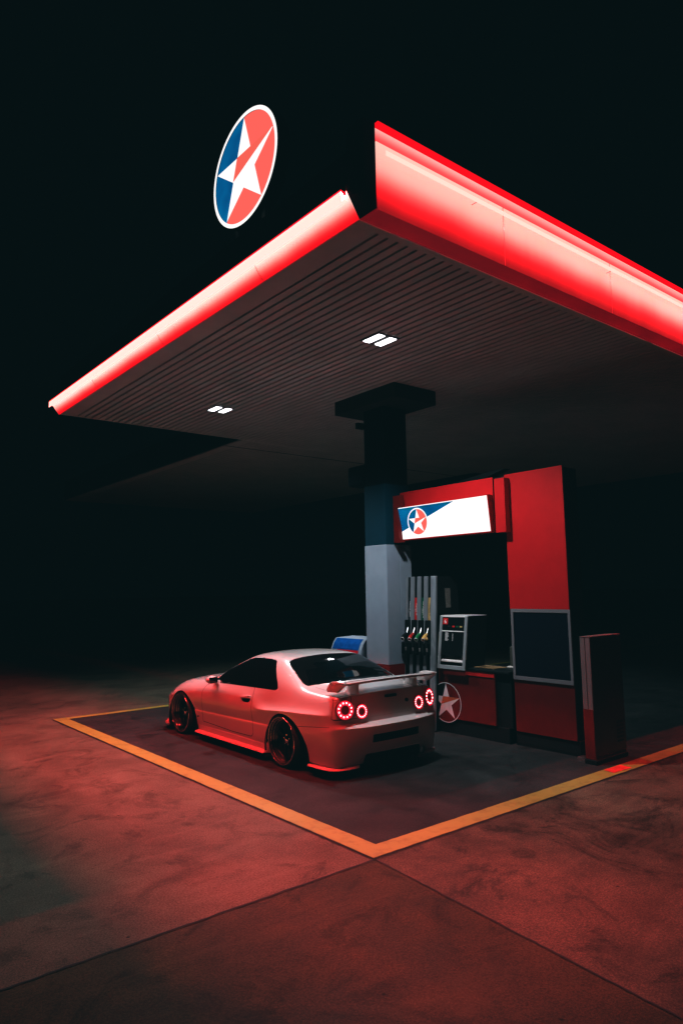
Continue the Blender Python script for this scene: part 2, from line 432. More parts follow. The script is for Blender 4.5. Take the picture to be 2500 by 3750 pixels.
# ------------------------------------------------------------------ ground
H = 5.234
bm = BM(); flat(bm, [(-300, -300, 0), (300, -300, 0), (300, 300, 0), (-300, 300, 0)])
obj('concrete_ground', bm, 'concrete', kind='structure')
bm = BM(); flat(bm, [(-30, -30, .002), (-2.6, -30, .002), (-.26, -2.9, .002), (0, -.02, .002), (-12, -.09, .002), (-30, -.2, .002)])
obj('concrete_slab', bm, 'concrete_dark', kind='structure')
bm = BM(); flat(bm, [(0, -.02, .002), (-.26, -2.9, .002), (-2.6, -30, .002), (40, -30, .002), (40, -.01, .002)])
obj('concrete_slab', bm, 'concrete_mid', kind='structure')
bm = BM(); flat(bm, [(.1, .1, .004), (40, .1, .004), (40, 8.02, .004), (.1, 8.02, .004)])
obj('asphalt_forecourt', bm, 'asphalt', kind='structure')
LW = .205
bm = BM()
rl = random.Random(5)
def band(p0, p1, q0, q1):
    """quad strip between the edges p0-p1 and q0-q1 with a slightly ragged outline"""
    p0, p1, q0, q1 = (Vector((*v, .0105)) for v in (p0, p1, q0, q1))
    k = max(4, int((p1-p0).length/.06)); nn_ = (q0-p0).normalized()
    A_, B_ = [], []
    for i in range(k+1):
        t = i/k; j0, j1 = (rl.uniform(-.004, .004), rl.uniform(-.004, .004)) if 0 < i < k else (0, 0)
        if rl.random() < .03: j1 -= .008
        A_.append(bm.verts.new(p0.lerp(p1, t)+nn_*j0)); B_.append(bm.verts.new(q0.lerp(q1, t)+nn_*j1))
    for i in range(k): bm.faces.new((A_[i], A_[i+1], B_[i+1], B_[i]))
Y8, Y7 = 8.123, 8.123-LW*.8
band((0, 0), (40, 0), (LW, LW), (40, LW)); band((0, 0), (0, Y8), (LW, LW), (LW, Y7)); band((0, Y8), (40, Y8), (LW, Y7), (40, Y7))
bmesh.ops.recalc_face_normals(bm, faces=bm.faces)
obj('yellow_road_marking', bm, 'yellow', kind='structure')
bm = BM()
def joint(a, b, wd):
    a, b = Vector((*a, .0065)), Vector((*b, .0065)); d = (b-a); L = d.length; d.normalize(); nn = Vector((-d.y, d.x, 0))
    k = max(2, int(L/.05)); pl, pr = [], []
    for i in range(k+1):
        p = a+d*L*i/k; j = nn*random.uniform(-.25, .25)*wd
        pl.append(bm.verts.new(p+j+nn*wd*random.uniform(.35, .75))); pr.append(bm.verts.new(p+j-nn*wd*random.uniform(.35, .75)))
    for i in range(k): bm.faces.new((pl[i], pr[i], pr[i+1], pl[i+1]))
joint((0, -.02), (-12, -.09), .017)
joint((-.003, -.02), (-.26, -2.9), .012); joint((-.26, -2.9), (-.81, -9), .012)
joint((0, -.012), (18, -.012), .016); joint((-.012, 0), (-.012, 8.1), .014)
joint((-14, 15.04), (3, 15.04), .05)
joint((8, .01), (8, -9), .012)
obj('expansion_joints', bm, 'joint', kind='structure')
bm = BM(); flat(bm, [(3.62, .05, .0145), (3.98, .03, .0145), (4.0, .185, .0145), (3.66, .19, .0145)])
obj('red_road_marking', bm, 'redpaint_floor', kind='structure')

# ------------------------------------------------------------------ canopy (near)
CX0, CX1, CY0, CY1 = -.06, 16.0, -.055, 8.0
can = thing('station_canopy', 'flat white fuel canopy with glowing red fascia above the parked car', 'canopy', (3.8, 3.87, 5.0))
def soffit(parent, x0, x1, y0, y1, first, pitch=.1222, gap=.030, border=.075):
    bm = BM()
    # border strips
    box(bm, x0, x1, y0, y0+border, H, H+.03); box(bm, x0, x1, y1-.03, y1, H, H+.03)
    box(bm, x0, first-gap/2, y0+border, y1-.03, H, H+.03)
    x = first
    while x < x1:
        a, b = x+gap/2, min(x+pitch-gap/2, x1)
        if b > a: box(bm, a, b, y0+border, y1-.03, H, H+.03)
        x += pitch
    s = obj('soffit', bm, 'soffit', parent)
    bm = BM(); box(bm, x0+.01, x1-.01, y0+.01, y1-.01, H+.031, H+.08)
    obj('soffit_backing', bm, 'soffit_gap', parent)
soffit(can, CX0, CX1, CY0, CY1, .222)
bm = BM(); box(bm, CX0-.004, CX1, CY0, CY1, H+.081, 5.93)
obj('roof_deck', bm, 'navy', can)
for a_, b_ in ((.44, .93), (.33, .40), (4.82, 4.98)):
    bm = BM(); box(bm, a_, b_, CY0-.014, CY0-.001, H-.003, H+.02); obj('edge_flashing', bm, 'flash', can)
# right fascia (faces -Y)
YF = -.297
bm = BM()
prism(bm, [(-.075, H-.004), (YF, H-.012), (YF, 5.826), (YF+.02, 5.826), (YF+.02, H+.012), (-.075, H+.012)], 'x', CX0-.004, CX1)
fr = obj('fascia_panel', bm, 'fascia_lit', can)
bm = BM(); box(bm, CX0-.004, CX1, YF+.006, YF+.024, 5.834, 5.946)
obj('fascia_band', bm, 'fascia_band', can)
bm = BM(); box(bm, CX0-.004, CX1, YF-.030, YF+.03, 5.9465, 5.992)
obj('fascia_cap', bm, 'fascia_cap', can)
bm = BM(); x = CX0+.004
YL, ZL = -.394, 5.687
while x < CX1-.2:
    bm = BM(); tube(bm, [(x+.06, YL, ZL), (x+1.15, YL, ZL)], .003, 6)
    obj('fascia_led_strip', bm, 'led_r', can)
    bm = BM(); box(bm, x-.004, x+1.1765, YL-.0165, YL-.0145, ZL-.048, ZL-.002); obj('led_cover', bm, 'led_cover', can)  # added shade strip: hides the LED and cuts its outward light
    x += 1.18
for x in (1.14, 3.5, 5.86, 8.22, 10.58, 12.94):
    bm = BM(); box(bm, x, x+.006, YL+.004, YF, ZL-.002, ZL+.002); obj('led_bracket', bm, 'fascia_band', can)  # brackets carry the band's painted glow to blend in
for x in (1.612, 3.583, 5.55, 7.52, 9.49, 11.46):
    bm = BM(); box(bm, x, x+.006, YF-.0015, YF+.01, H-.01, 5.825); obj('panel_seam', bm, 'trim_red', can)
# left fascia (faces -X), canted panel with neon on top
XF = -.208
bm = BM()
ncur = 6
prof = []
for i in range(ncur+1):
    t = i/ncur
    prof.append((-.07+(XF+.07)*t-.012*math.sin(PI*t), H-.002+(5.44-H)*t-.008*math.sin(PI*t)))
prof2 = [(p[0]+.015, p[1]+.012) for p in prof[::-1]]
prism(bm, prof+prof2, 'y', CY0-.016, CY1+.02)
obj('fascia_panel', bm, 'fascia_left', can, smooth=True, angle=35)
bm = BM(); prism(bm, [(-.07, H), (XF, 5.44), (XF, 5.50), (-.07, 5.50)], 'y', CY1+.021, CY1+.05)
obj('fascia_end_cap', bm, 'fascia_end', can); bm = BM()
prism(bm, [(-.07, H), (XF-.01, 5.445), (-.07, 5.45)], 'y', CY1-.35, CY1-.345)
obj('fascia_end_cap', bm, 'fascia_end', can)
bm = BM(); y = CY0
while y < CY1-.1:
    y2 = min(y+1.19, CY1-.02)
    bm = BM(); tube(bm, [(XF-.027, y, 5.415), (XF-.027, y2, 5.415)], .008, 10)
    obj('neon_tube', bm, 'led_l', can)
    bm = BM(); box(bm, XF-.051, XF-.049, y-.006, y2+.006, 5.415-.090, 5.415+.009); obj('tube_cover', bm, 'led_cover_left', can)  # added glowing shade: hides the tube, cuts its light outward
    bm = BM(); box(bm, XF-.051, XF-.047, y-.006, y2+.006, 5.4245, 5.440); obj('tube_cap', bm, 'fascia_cap', can)  # halo above the tube painted as a thin glowing red strip
    bm = BM(); box(bm, XF-.027+.0178, XF-.027+.0485, y, y2, 5.3595, 5.361); obj('tube_fin', bm, 'led_cover_left', can)  # added fin that keeps tube light off the car roof
    bm = BM(); box(bm, XF-.040, XF-.027+.0155, y, y2, 5.4275, 5.429); obj('tube_fin', bm, 'trim_red', can); y = y2+.012  # added fin that limits tube light on the parapet
for y in (1.42, 3.75, 6.1):
    bm = BM(); prism(bm, [(a-.0015, b-.0015) for a, b in prof]+[(a, b) for a, b in prof[::-1]], 'y', y, y+.006)
    obj('panel_seam', bm, 'trim_red', can)
bm = BM(); box(bm, XF+.004, XF+.06, CY0-.016, CY1+.02, 5.446, 5.50)
obj('parapet_panel', bm, 'parapet', can)
bm = BM(); box(bm, XF-.046, XF-.004, CY0-.012, CY0-.008, 5.40, 5.428); obj('tube_end_plate', bm, 'fascia_cap', can)  # added baffle at the tube end, given the painted red glow
bm = BM(); prism(bm, [(-.07, H-.002), (XF, 5.44), (XF, 5.985), (-.07, 5.985)], 'y', YF+.004, CY0-.018)
obj('corner_block', bm, 'navy', can)

# second canopy behind
can2 = thing('station_canopy', 'unlit dark canopy adjoining behind the lit one, seen left of the column', 'canopy', (7.3, 14, 5.2))
soffit(can2, 3.62, 11.0, 8.02, 19.5, 3.9)
bm = BM(); box(bm, 3.6, 11.02, 8.02, 19.52, H+.081, 5.9); obj('roof_deck', bm, 'navy', can2)
bm = BM(); box(bm, 3.6, 16, 8.66, 8.69, H-.006, H-.001); obj('soffit_seam', bm, 'soffit_gap', can2)

# ceiling lamps
def lamp(x, y, label):
    t = thing('ceiling_lamp', label, 'ceiling lamp', (x, y, H), 'square lamps set in the canopy soffit')
    bm = BM()
    s, fr_ = .175, .02
    box(bm, x-s, x+s, y-s, y-s+fr_, H-.016, H-.001); box(bm, x-s, x+s, y+s-fr_, y+s, H-.016, H-.001)
    box(bm, x-s, x-s+fr_, y-s+fr_, y+s-fr_, H-.016, H-.001); box(bm, x+s-fr_, x+s, y-s+fr_, y+s-fr_, H-.016, H-.001)
    box(bm, x-.042, x+.042, y-s+fr_, y+s-fr_, H-.014, H-.001)
    obj('lamp_frame', bm, 'lampframe', t)
    for sx in (-1, 1):
        bm = BM(); xa, xb = sorted((x+sx*.046, x+sx*(s-fr_-.004)))
        box(bm, xa, xb, y-s+fr_+.01, y+s-fr_-.01, H-.021, H-.002)
        obj('lamp_panel', bm, 'lamp', t)
    sd = bpy.data.lights.new('lamp_beam', 'SPOT'); sd.energy = LAMP; sd.color = (.94, .955, 1.0); sd.spot_size = math.radians(132); sd.spot_blend = .55; sd.shadow_soft_size = .10
    so = bpy.data.objects.new('lamp_beam', sd); COL.objects.link(so); so.parent = t; so.location = (0, 0, -.15)
lamp(1.985, 1.94, 'bright square soffit lamp nearer the camera, above the car boot')
lamp(2.02, 6.07, 'bright square soffit lamp farther back, near the left end of the canopy')

lamp(5.70, 6.07, 'soffit lamp hidden behind the column head, lighting the far paving')

# ------------------------------------------------------------------ star disc on the roof
d = thing('star_sign', 'large round lit star sign in red, white and blue on the canopy roof', 'sign', (0, 1.905, 5.99))
dc = Vector((0, 1.905, 6.733)); th, ti = math.radians(-1.083), math.radians(-.544)
hx = Vector((-math.sin(th), -math.cos(th), 0)); nx = Vector((-math.cos(th), math.sin(th), 0)); ux_ = hx
uy_ = Vector((0, 0, 1))*math.cos(ti)+nx*math.sin(ti)
bm = BM(); lathe(bm, [(.0, .645), (.14, .645)], dc+Vector((.022, 0, 0)), 'x', 72); obj('sign_can', bm, 'navy', d)
for y_ in (1.6, 2.15):
    bm = BM(); box(bm, .06, .12, y_, y_+.06, 5.99, 6.2); obj('sign_post', bm, 'black', d)
emblem(d, dc-Vector((.004, 0, 0)), ux_, uy_, .604, ['lit_blue', 'lit_red', 'disc_white', 'lit_red2', 'disc_white'], step=.005, ringw=.044)

# ------------------------------------------------------------------ column
cl = thing('canopy_column', 'thick square canopy column, dark blue above and grey below with a red foot', 'column', (3.85, 3.9, 0))
CXa, CXb, CYa, CYb = 3.575, 4.11, 3.632, 4.145
bm = BM(); box(bm, CXa+.02, CXb-.02, CYa+.02, CYb-.02, 3.75, 5.004); obj('shaft', bm, 'blue_dark', cl)
bm = BM(); box(bm, CXa+.01, CXb-.01, CYa+.01, CYb-.01, 2.787, 3.749); obj('blue_sleeve', bm, 'blue_col', cl)
bm = BM(); box(bm, CXa, 3.858, CYa, CYb, .94, 2.786, .006); box(bm, 3.862, CXb, CYa, CYb, .94, 2.786, .006); obj('grey_cladding', bm, 'grey_clad', cl)
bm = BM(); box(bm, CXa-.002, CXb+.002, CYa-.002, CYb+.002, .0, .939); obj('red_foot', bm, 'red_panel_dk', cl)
bm = BM(); box(bm, 3.372, 4.285, 3.15, 4.6, 5.005, H-.001, .004); obj('capital', bm, pbr('capital_dark', (.022, .024, .025), .8, spec=.05), cl)
bm = BM(); box(bm, 3.44, 3.59, 4.10, 4.16, 4.70, 4.80, .006); obj('bracket', bm, 'black', cl)
sb = BM(); box(sb, 3.60, 4.05, 4.148, 4.585, 3.80, 4.14, .05, 3)
tagmesh(obj('junction_box', sb, 'blue_dark'), 'dark unlit box with rounded corners on the left of the column', 'box')

# ------------------------------------------------------------------ red portal frame
g = thing('pump_portal', 'tall red portal frame standing over the fuel pump', 'frame', (4.15, 1.2, 0))
def facebox(name, y0, y1, z0, z1, x0, x1, mat, parent=g, bev=.003):
    bm = BM(); box(bm, x0, x1, y0, y1, z0, z1, bev); return obj(name, bm, mat, parent)
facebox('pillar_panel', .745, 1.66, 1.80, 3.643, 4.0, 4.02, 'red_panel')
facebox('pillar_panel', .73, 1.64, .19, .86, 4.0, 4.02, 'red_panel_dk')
facebox('pillar_core', .735, 1.655, .03, 3.62, 4.021, 4.30, 'black')
facebox('plinth', .71, 1.66, .0, .185, 4.025, 4.30, 'black')
pb = facebox('notice_board', .765, 1.59, .92, 1.755, 3.988, 3.999, 'navy_board')
bm = BM()
for (a, b, c_, d_) in ((.725, 1.635, 1.756, 1.80), (.725, 1.635, .868, .918), (.725, .763, .9185, 1.7555), (1.595, 1.635, .9185, 1.7555)):
    box(bm, 3.978, 3.999, a, b, c_, d_, .002)
obj('board_frame', bm, 'grey_frame', g)
facebox('beam_panel', 1.766, 3.61, 2.849, 3.613, 3.876, 3.90, 'red_panel')
facebox('beam_core', 1.77, 3.60, 2.86, 3.60, 3.901, 4.02, 'black')
facebox('beam_panel', 1.577, 1.748, 2.839, 3.587, 3.884, 3.999, 'red_panel')
bm = BM(); prism(bm, [(3.607, 2.81), (3.607, 3.55), (3.44, 3.55), (3.44, 3.365), (3.545, 3.352), (3.484, 2.862), (3.44, 2.855), (3.44, 2.81)], 'x', 3.72, 3.795); obj('beam_panel', bm, 'red_panel_dk', g)
facebox('beam_core', 1.657, 3.60, 2.87, 3.63, 4.021, 4.30, 'black')
bm = BM(); prism(bm, [(3.2, 3.631), (2.3, 3.631), (1.75, 3.76), (2.0, 3.76)], 'x', 4.15, 4.28); 
obj('top_brace', bm, 'black', g)
facebox('foot_plate', .60, .70, .0, .03, 3.93, 4.05, 'steel')

# lit sign box on the beam
sg = thing('light_box_sign', 'long white lit sign box with a small star emblem under the red beam', 'sign', (3.95, 2.82, 3.13))
tl = math.radians(6.71)
up = Vector((-math.sin(tl), 0, math.cos(tl))); nn = Vector((-math.cos(tl), 0, -math.sin(tl))); rt = Vector((0, -1, 0))
KS = .982
sc = Vector((CX+(3.93-CX)*KS, CY+((3.739+1.896)/2-CY)*KS, CZ+(3.127-CZ)*KS)); hw, hh = (3.739-1.896)/2*KS, .2525*KS
def SP(s, t, h=0.): return sc+rt*s+up*t+nn*h
bm = BM()
fr4 = [SP(-hw-.012, -hh-.012, -.002), SP(hw+.012, -hh-.012, -.002), SP(hw+.012, hh+.012, -.002), SP(-hw-.012, hh+.012, -.002)]
bk4 = [Vector((3.875, p.y, p.z+(.0 if i > 1 else -.012))) for i, p in enumerate(fr4)]
v0 = [bm.verts.new(p) for p in fr4]; v1 = [bm.verts.new(p) for p in bk4]
for i in range(4): bm.faces.new((v0[i], v0[(i+1) % 4], v1[(i+1) % 4], v1[i]))
bm.faces.new(v0); bm.faces.new(v1[::-1]); bmesh.ops.recalc_face_normals(bm, faces=bm.faces)
obj('sign_case', bm, 'red_panel', sg)
bm = BM(); flat(bm, [SP(-hw, -hh), SP(hw, -hh), SP(hw, hh), SP(-hw, hh)]); obj('sign_face', bm, 'sign_white', sg)
bm = BM(); flat(bm, [SP(-hw+.01, -.155*KS, .002), SP(.31*KS, hh-.012, .002), SP(-hw+.01, hh-.012, .002)]); obj('blue_wedge', bm, 'lit_blue', sg)
emblem(sg, SP(-.465*KS, .0, .002), rt, up, .197*KS, ['lit_blue', 'lit_red', 'disc_white', 'lit_red2', 'disc_white'], step=.0015, ringw=.02)

# ------------------------------------------------------------------ fuel pump
pu = thing('fuel_pump', 'grey and red fuel pump with four nozzle bays and a price screen', 'fuel pump', (4.2, 2.8, 0))
KX = .056
def tx(z): return 4.0-KX*(2.283-z)
def slab(bm, y0, y1, z0, z1, out, back, bev=0.):
    """leaning slab on the tower front; out = how far in front of the tower plane"""
    pts = [(tx(z0)-out, z0), (tx(z1)-out, z1), (tx(z1)+back, z1), (tx(z0)+back, z0)]
    prism(bm, pts, 'y', y0, y1, bev)
T0, T1 = 2.974, 3.616
bm = BM(); slab(bm, T0, T1, .02, 2.275, 0, .02); 
prism(bm, [(tx(.02)+.021, .02), (tx(2.275)+.021, 2.275), (4.36, 2.275), (4.44, 2.22), (4.47, 1.7), (4.47, .02)], 'y', T0+.004, T1)
obj('tower_body', bm, 'black', pu)
cols = [(3.518, 3.586), (3.373, 3.443), (3.229, 3.299), (3.086, 3.154)]
bm = BM()
edges = [T1, 3.586, 3.518, 3.443, 3.373, 3.299, 3.229, 3.154, 3.086, T0]
for i in range(0, 10, 2):
    a, b = sorted((edges[i], edges[i+1]))
    if i == 8:
        slab(bm, 3.005, b, .02, 2.28, .03, -.001, .004); slab(bm, a, 2.999, .02, 2.28, .036, -.001, .004)
    else: slab(bm, a, b, .02, 2.28, .03, -.001, .004)
obj('tower_rib', bm, 'grey_metal', pu)
labs = [('lab_black', 'Premium Diesel', 'ink_white', .0), ('lab_red', 'Premium 98', 'ink_white', .03), ('lab_green', 'E10 Unleaded 94', 'ink_white', .0), ('lab_tan', 'Unleaded 91', 'ink_black', .03)]
dn = Vector((-KX, 0, -1)).normalized()       # down the tower face
for (y0, y1), (mt, txt, ink, off) in zip(cols, labs):
    bm = BM(); slab(bm, y0, y1, 1.615, 1.955, .004, -.001); lb = obj('grade_label', bm, mt, pu)
    zt = 1.895-off
    org = Vector((tx(zt)-.0055, y0+.039, zt))
    t1 = text_bm(txt, .036 if len(txt) < 15 else .034, org, dn, (0, -1, 0), bold=.0004)
    L_ = max((v.co-org).dot(dn) for v in t1.verts)
    want = {'Premium Diesel': .235, 'Premium 98': .18, 'E10 Unleaded 94': .245, 'Unleaded 91': .185}[txt]
    k = want/L_
    for v in t1.verts:
        dd = v.co-org; v.co = org+dd*k
    obj('grade_lettering', t1, ink, lb)
    org = Vector((tx(1.80)-.0055, y0+.062, 1.80))
    t2 = text_bm('Techron', .019, Vector((tx(1.79)-.0055, y0+.061, 1.79)), dn, (0, -1, 0))
    obj('grade_lettering', t2, ink, lb)
    bm = BM(); slab(bm, y0-.012, y1+.028, 1.28, 1.613, .05, -.002, .006); slab(bm, y0-.012, y1+.028, 1.10, 1.279, .12, -.002, .01)
    obj('nozzle_holster', bm, 'black', pu)
# sticker on the tower side
bm = BM(); prism(bm, [(4.151, 2.094), (4.272, 2.093), (4.277, 1.80), (4.171, 1.80)], 'y', T0-.0005, T0+.003)
obj('side_sticker', bm, pbr('sticker', (.16, .155, .14), .6, var=.6, vscale=40), pu)
# lower cabinet, red with star emblem
bm = BM(); box(bm, 3.95, 4.45, 1.925, 2.97, .21, .925, .012); obj('base_cabinet', bm, 'red_panel_dk', pu)
bm = BM(); prism(bm, [(3.947, .925), (3.938, .86), (3.9495, .86), (3.9495, .925)], 'y', 1.93, 2.44); obj('cabinet_lip', bm, 'red_panel', pu)
bm = BM(); box(bm, 3.975, 4.45, 1.73, 2.972, .0, .209, .004); box(bm, 3.99, 4.45, 1.68, 1.924, .21, .93, .004); obj('plinth', bm, 'black', pu)
bm = BM(); box(bm, 3.93, 4.48, 1.66, 2.97, .926, .962, .008); obj('counter_top', bm, 'black', pu)
emblem(pu, (3.9492, 2.83, .435), (0, -1, 0), (0, 0, 1), .275, ['black', 'red_panel_dk', 'star_white', 'star_fold', 'star_white'], step=.0012, ringw=.012)
# price screen unit (leans back)
def lx(z): return 3.865+.105*(z-.93)/.76
def slab2(bm, y0, y1, z0, z1, out, back, bev=0.):
    prism(bm, [(lx(z0)-out, z0), (lx(z1)-out, z1), (lx(z1)+back, z1), (lx(z0)+back, z0)], 'y', y0, y1, bev)
bm = BM(); slab2(bm, 2.375, 2.905, 1.125, 1.685, -.004, .42, .006); slab2(bm, 2.375, 2.905, .965, 1.124, -.13, .42); slab2(bm, 2.375, 2.43, .966, 1.1235, -.004, .129); slab2(bm, 2.853, 2.905, .966, 1.1235, -.004, .129)
obj('screen_cabinet', bm, 'black', pu)
bm = BM()
slab2(bm, 2.855, 2.905, .93, 1.69, .012, .012, .006); slab2(bm, 2.375, 2.428, .93, 1.69, .012, .012, .006)
slab2(bm, 2.428, 2.855, .93, .985, .012, .012, .004)
obj('screen_frame', bm, 'silver', pu)
bm = BM(); slab2(bm, 2.43, 2.853, 1.672, 1.688, .012, .012); slab2(bm, 2.43, 2.853, 1.462, 1.476, .010, .006); prism(bm, [(lx(1.69)+.014, 1.688), (lx(1.69)+.42, 1.688), (lx(1.69)+.42, 1.694), (lx(1.69)+.014, 1.694)], 'y', 2.375, 2.905)
obj('screen_trim', bm, pbr('bright_trim', (.7, .7, .7), .3), pu)
bm = BM(); slab2(bm, 2.43, 2.853, 1.12, 1.66, .002, .006); obj('screen_glass', bm, 'black_gloss', pu)
bm = BM(); prism(bm, [(lx(1.04)+.006, 1.030), (lx(1.04)+.004, 1.046), (lx(1.04)+.122, 1.105), (lx(1.04)+.126, 1.09)], 'y', 2.432, 2.851); obj('card_shelf', bm, pbr('brushed_shelf', (.72, .70, .70), .4, var=.15, vscale=30), pu)
bm = BM(); slab2(bm, 2.752, 2.845, 1.565, 1.655, .004, -.001); nb = obj('number_plate', bm, 'lab_red', pu)
t6 = text_bm('6', .088, (lx(1.58)-.0065, 2.82, 1.578), (0, -1, 0), (lx(1.2)-lx(1.1), 0, .1), bold=.001); obj('number_lettering', t6, 'ink_white', nb)
for y0, mt in ((2.70, 'lab_black'), (2.615, 'lab_red'), (2.545, 'lab_green'), (2.475, 'lab_tan')):
    bm = BM(); slab2(bm, y0, y0+.045, 1.525, 1.548, .004, -.001); obj('grade_button', bm, mt, pu)
bm = BM()
random.seed(3)
for i in range(9):
    z = 1.44-i*.0135; slab2(bm, 2.79-random.uniform(.05, .075), 2.79, z, z+.006, .004, -.0015)
obj('screen_notice', bm, 'ink_white', pu)
bm = BM()
for i in range(5): slab2(bm, 2.64, 2.648, 1.33+i*.022, 1.345+i*.022, .004, -.0015)
obj('screen_notice', bm, 'ink_white', pu)
for y_ in (2.366, 2.906):
    bm = BM(); slab2(bm, y_, y_+.008, 1.08, 1.45, .008, .004); obj('side_rail', bm, 'steel', pu)
# things on the counter
mb = BM(); box(mb, 4.06, 4.34, 2.0, 2.53, .963, .970, .002); mat_ = pbr('printed_mat', (.45, .30, .16), .25, var=.9, vscale=6)
tagmesh(obj('counter_mat', mb, mat_), 'printed colour mat lying on the black pump counter', 'mat')
tp = thing('towel_dispenser', 'pale paper towel box on the counter beside the pillar', 'dispenser', (4.46, 1.86, .963))
bm = BM(); box(bm, 4.36, 4.52, 1.70, 1.98, .963, 1.26, .02); obj('dispenser_case', bm, pbr('dull_case', (.05, .055, .045), .6), tp)
bm = BM(); box(bm, 4.30, 4.40, 1.69, 1.99, .963, .985, .006); obj('paper_sheet', bm, 'paper', tp)

# nozzles, each a thing of its own
noz = [(3.48, 3.552, 'black', 'black', 'black nozzle, leftmost of the four, under the diesel label'),
       (3.325, 3.408, 'noz_red', 'noz_red', 'red handled fuel nozzle under the red label'),
       (3.187, 3.264, 'noz_green', 'noz_green', 'green handled fuel nozzle under the green label'),
       (3.042, 3.12, 'noz_tan', 'noz_tan', 'tan handled fuel nozzle, fully coloured, under the tan label')]
for (ye, yt, mt, _m, lab) in noz:
    n_ = thing('fuel_nozzle', lab, 'fuel nozzle', (3.85, yt, 1.3), 'fuel nozzles hanging in the pump')
    E0 = Vector((3.72, ye, 1.338)); E1 = Vector((3.80, (ye+yt)/2, 1.385)); E2 = Vector((3.86, yt-.02, 1.41))
    bm = BM(); tube(bm, [E0, E0.lerp(E1, .5), E1, E2], .03, 14, radii=[.027, .029, .026, .02])
    if mt == 'noz_tan':
        tube(bm, [E1, E1+Vector((-.01, -.05, -.05))], .024, 10, radii=[.026, .02])
    obj('nozzle_body', bm, mt, n_, smooth=True, angle=50)
    bm = BM(); tube(bm, [E2, E2+Vector((.03, .008, .05)), E2+Vector((.06, .012, .10)), E2+Vector((.075, .012, .13))], .011, 10)
    obj('spout', bm, 'steel', n_, smooth=True, angle=50)
    dirn = (E0-E1).normalized()
    bm = BM(); a = dirn.orthogonal().normalized(); b = dirn.cross(a)
    tube(bm, [E0+dirn*.004+(a*math.cos(t)+b*math.sin(t))*.025 for t in [2*PI*i/16 for i in range(16)]], .005, 6, closed=True)
    obj('end_ring', bm, 'ink_white', n_, smooth=True)
    bm = BM(); tube(bm, [E0+dirn*.001, E0+dirn*.005], .021, 14); obj('end_cap', bm, mt, n_)
    bm = BM(); tube(bm, [E1+Vector((-.01, -.015, -.03)), Vector((3.765, ye-.01, 1.29)), Vector((3.77, ye-.015, 1.215))], .016, 8); obj('trigger_guard', bm, 'black', n_, smooth=True, angle=50)
    bm = BM(); tube(bm, [(3.772, ye-.016, 1.215), (3.773, ye-.016, 1.20), (3.774, ye-.017, 1.19), (3.776, ye-.018, 1.16)], .014, 10, radii=[.011, .017, .012, .015]); obj('swivel', bm, 'steel', n_, smooth=True, angle=40)
    bm = BM(); tube(bm, [(3.776, ye-.018, 1.165), (3.78, ye-.01, 1.0), (3.79, ye+.0, .75), (3.80, ye+.01, .5), (3.83, ye+.01, .36), (3.89, ye+.005, .33), (3.94, ye, .42)], .015, 8); obj('hose', bm, 'black', n_, smooth=True, angle=50)

# blue display pump behind the car
fp = thing('fuel_pump', 'low grey pump with curved blue and red display, behind the car roof', 'fuel pump', (4.3, 5.0, 0))
cur = [(4.0-.04, .90), (3.965, 1.0), (3.985, 1.08), (4.03, 1.17), (4.085, 1.235), (4.12, 1.25)]
bm = BM(); prism(bm, [(3.96, 0), *cur, (4.5, 1.262), (4.5, 0)], 'y', 4.75, 5.58, .004); obj('pump_body', bm, 'grey_clad', fp)
bm = BM()
q = [(p[0]-.004, p[1]+.002) for p in cur]
def strip(bm, pts, y0, y1):
    prism(bm, pts+[(p[0]+.006, p[1]-.003) for p in pts[::-1]], 'y', y0, y1)
def samp(t):
    n = len(q)-1; f = min(t*n, n-1e-6); i = int(f); u = f-i
    return (q[i][0]*(1-u)+q[i+1][0]*u, q[i][1]*(1-u)+q[i+1][1]*u)
strip(bm, [samp(.36+.56*i/10) for i in range(11)], 4.83, 5.54); obj('blue_screen', bm, 'dispblue', fp)
bm = BM(); strip(bm, [samp(.235+.115*i/3) for i in range(4)], 4.83, 5.40); obj('red_band', bm, 'dispred', fp)

# ------------------------------------------------------------------ service cabinet (bollard)
sv = thing('service_cabinet', 'tall narrow dark cabinet with a red foot at the yellow line', 'cabinet', (4.05, .42, 0))
ang = math.radians(0)
bm = BM(); box(bm, 3.815, 4.50, .378, .438, .06, 1.478, .004); box(bm, 3.815, 4.50, .446, .508, .06, 1.478, .004)
box(bm, 3.825, 4.49, .438, .446, .07, 1.47)
for v in bm.verts: v.co.x += (-.045 if v.co.z < .7 and v.co.x < 4 else 0)*0
obj('cabinet_body', bm, pbr('cabinet_grey', (.16, .14, .145), .5, var=.1, vscale=5), sv)
bm = BM(); box(bm, 3.812, 4.503, .3765, .511, .06, .635, .003); obj('red_foot', bm, 'red_panel_dk', sv)
bm = BM(); box(bm, 3.822, 4.495, .370, .3745, .10, 1.465); obj('dark_face', bm, pbr('dark_gloss_face', (.004, .005, .012), .3, spec=.35), sv)
bm = BM(); box(bm, 3.81, 4.505, .372, .51, 1.479, 1.489, .002); obj('cap', bm, pbr('cap_pink', (.13, .09, .09), .5), sv)
bm = BM(); box(bm, 3.80, 4.51, .36, .52, .0, .058, .01); obj('base', bm, 'black', sv)
bm = BM()
for i in range(6): box(bm, 4.30, 4.44, .367, .3698, .20+i*.045, .225+i*.045)
obj('vent_grille', bm, 'black', sv)

# ------------------------------------------------------------------ car
car = thing('sports_car', 'lowered white two door sports coupe with a rear wing and lit round tail lamps', 'car', (1.94, 2.83, 0))
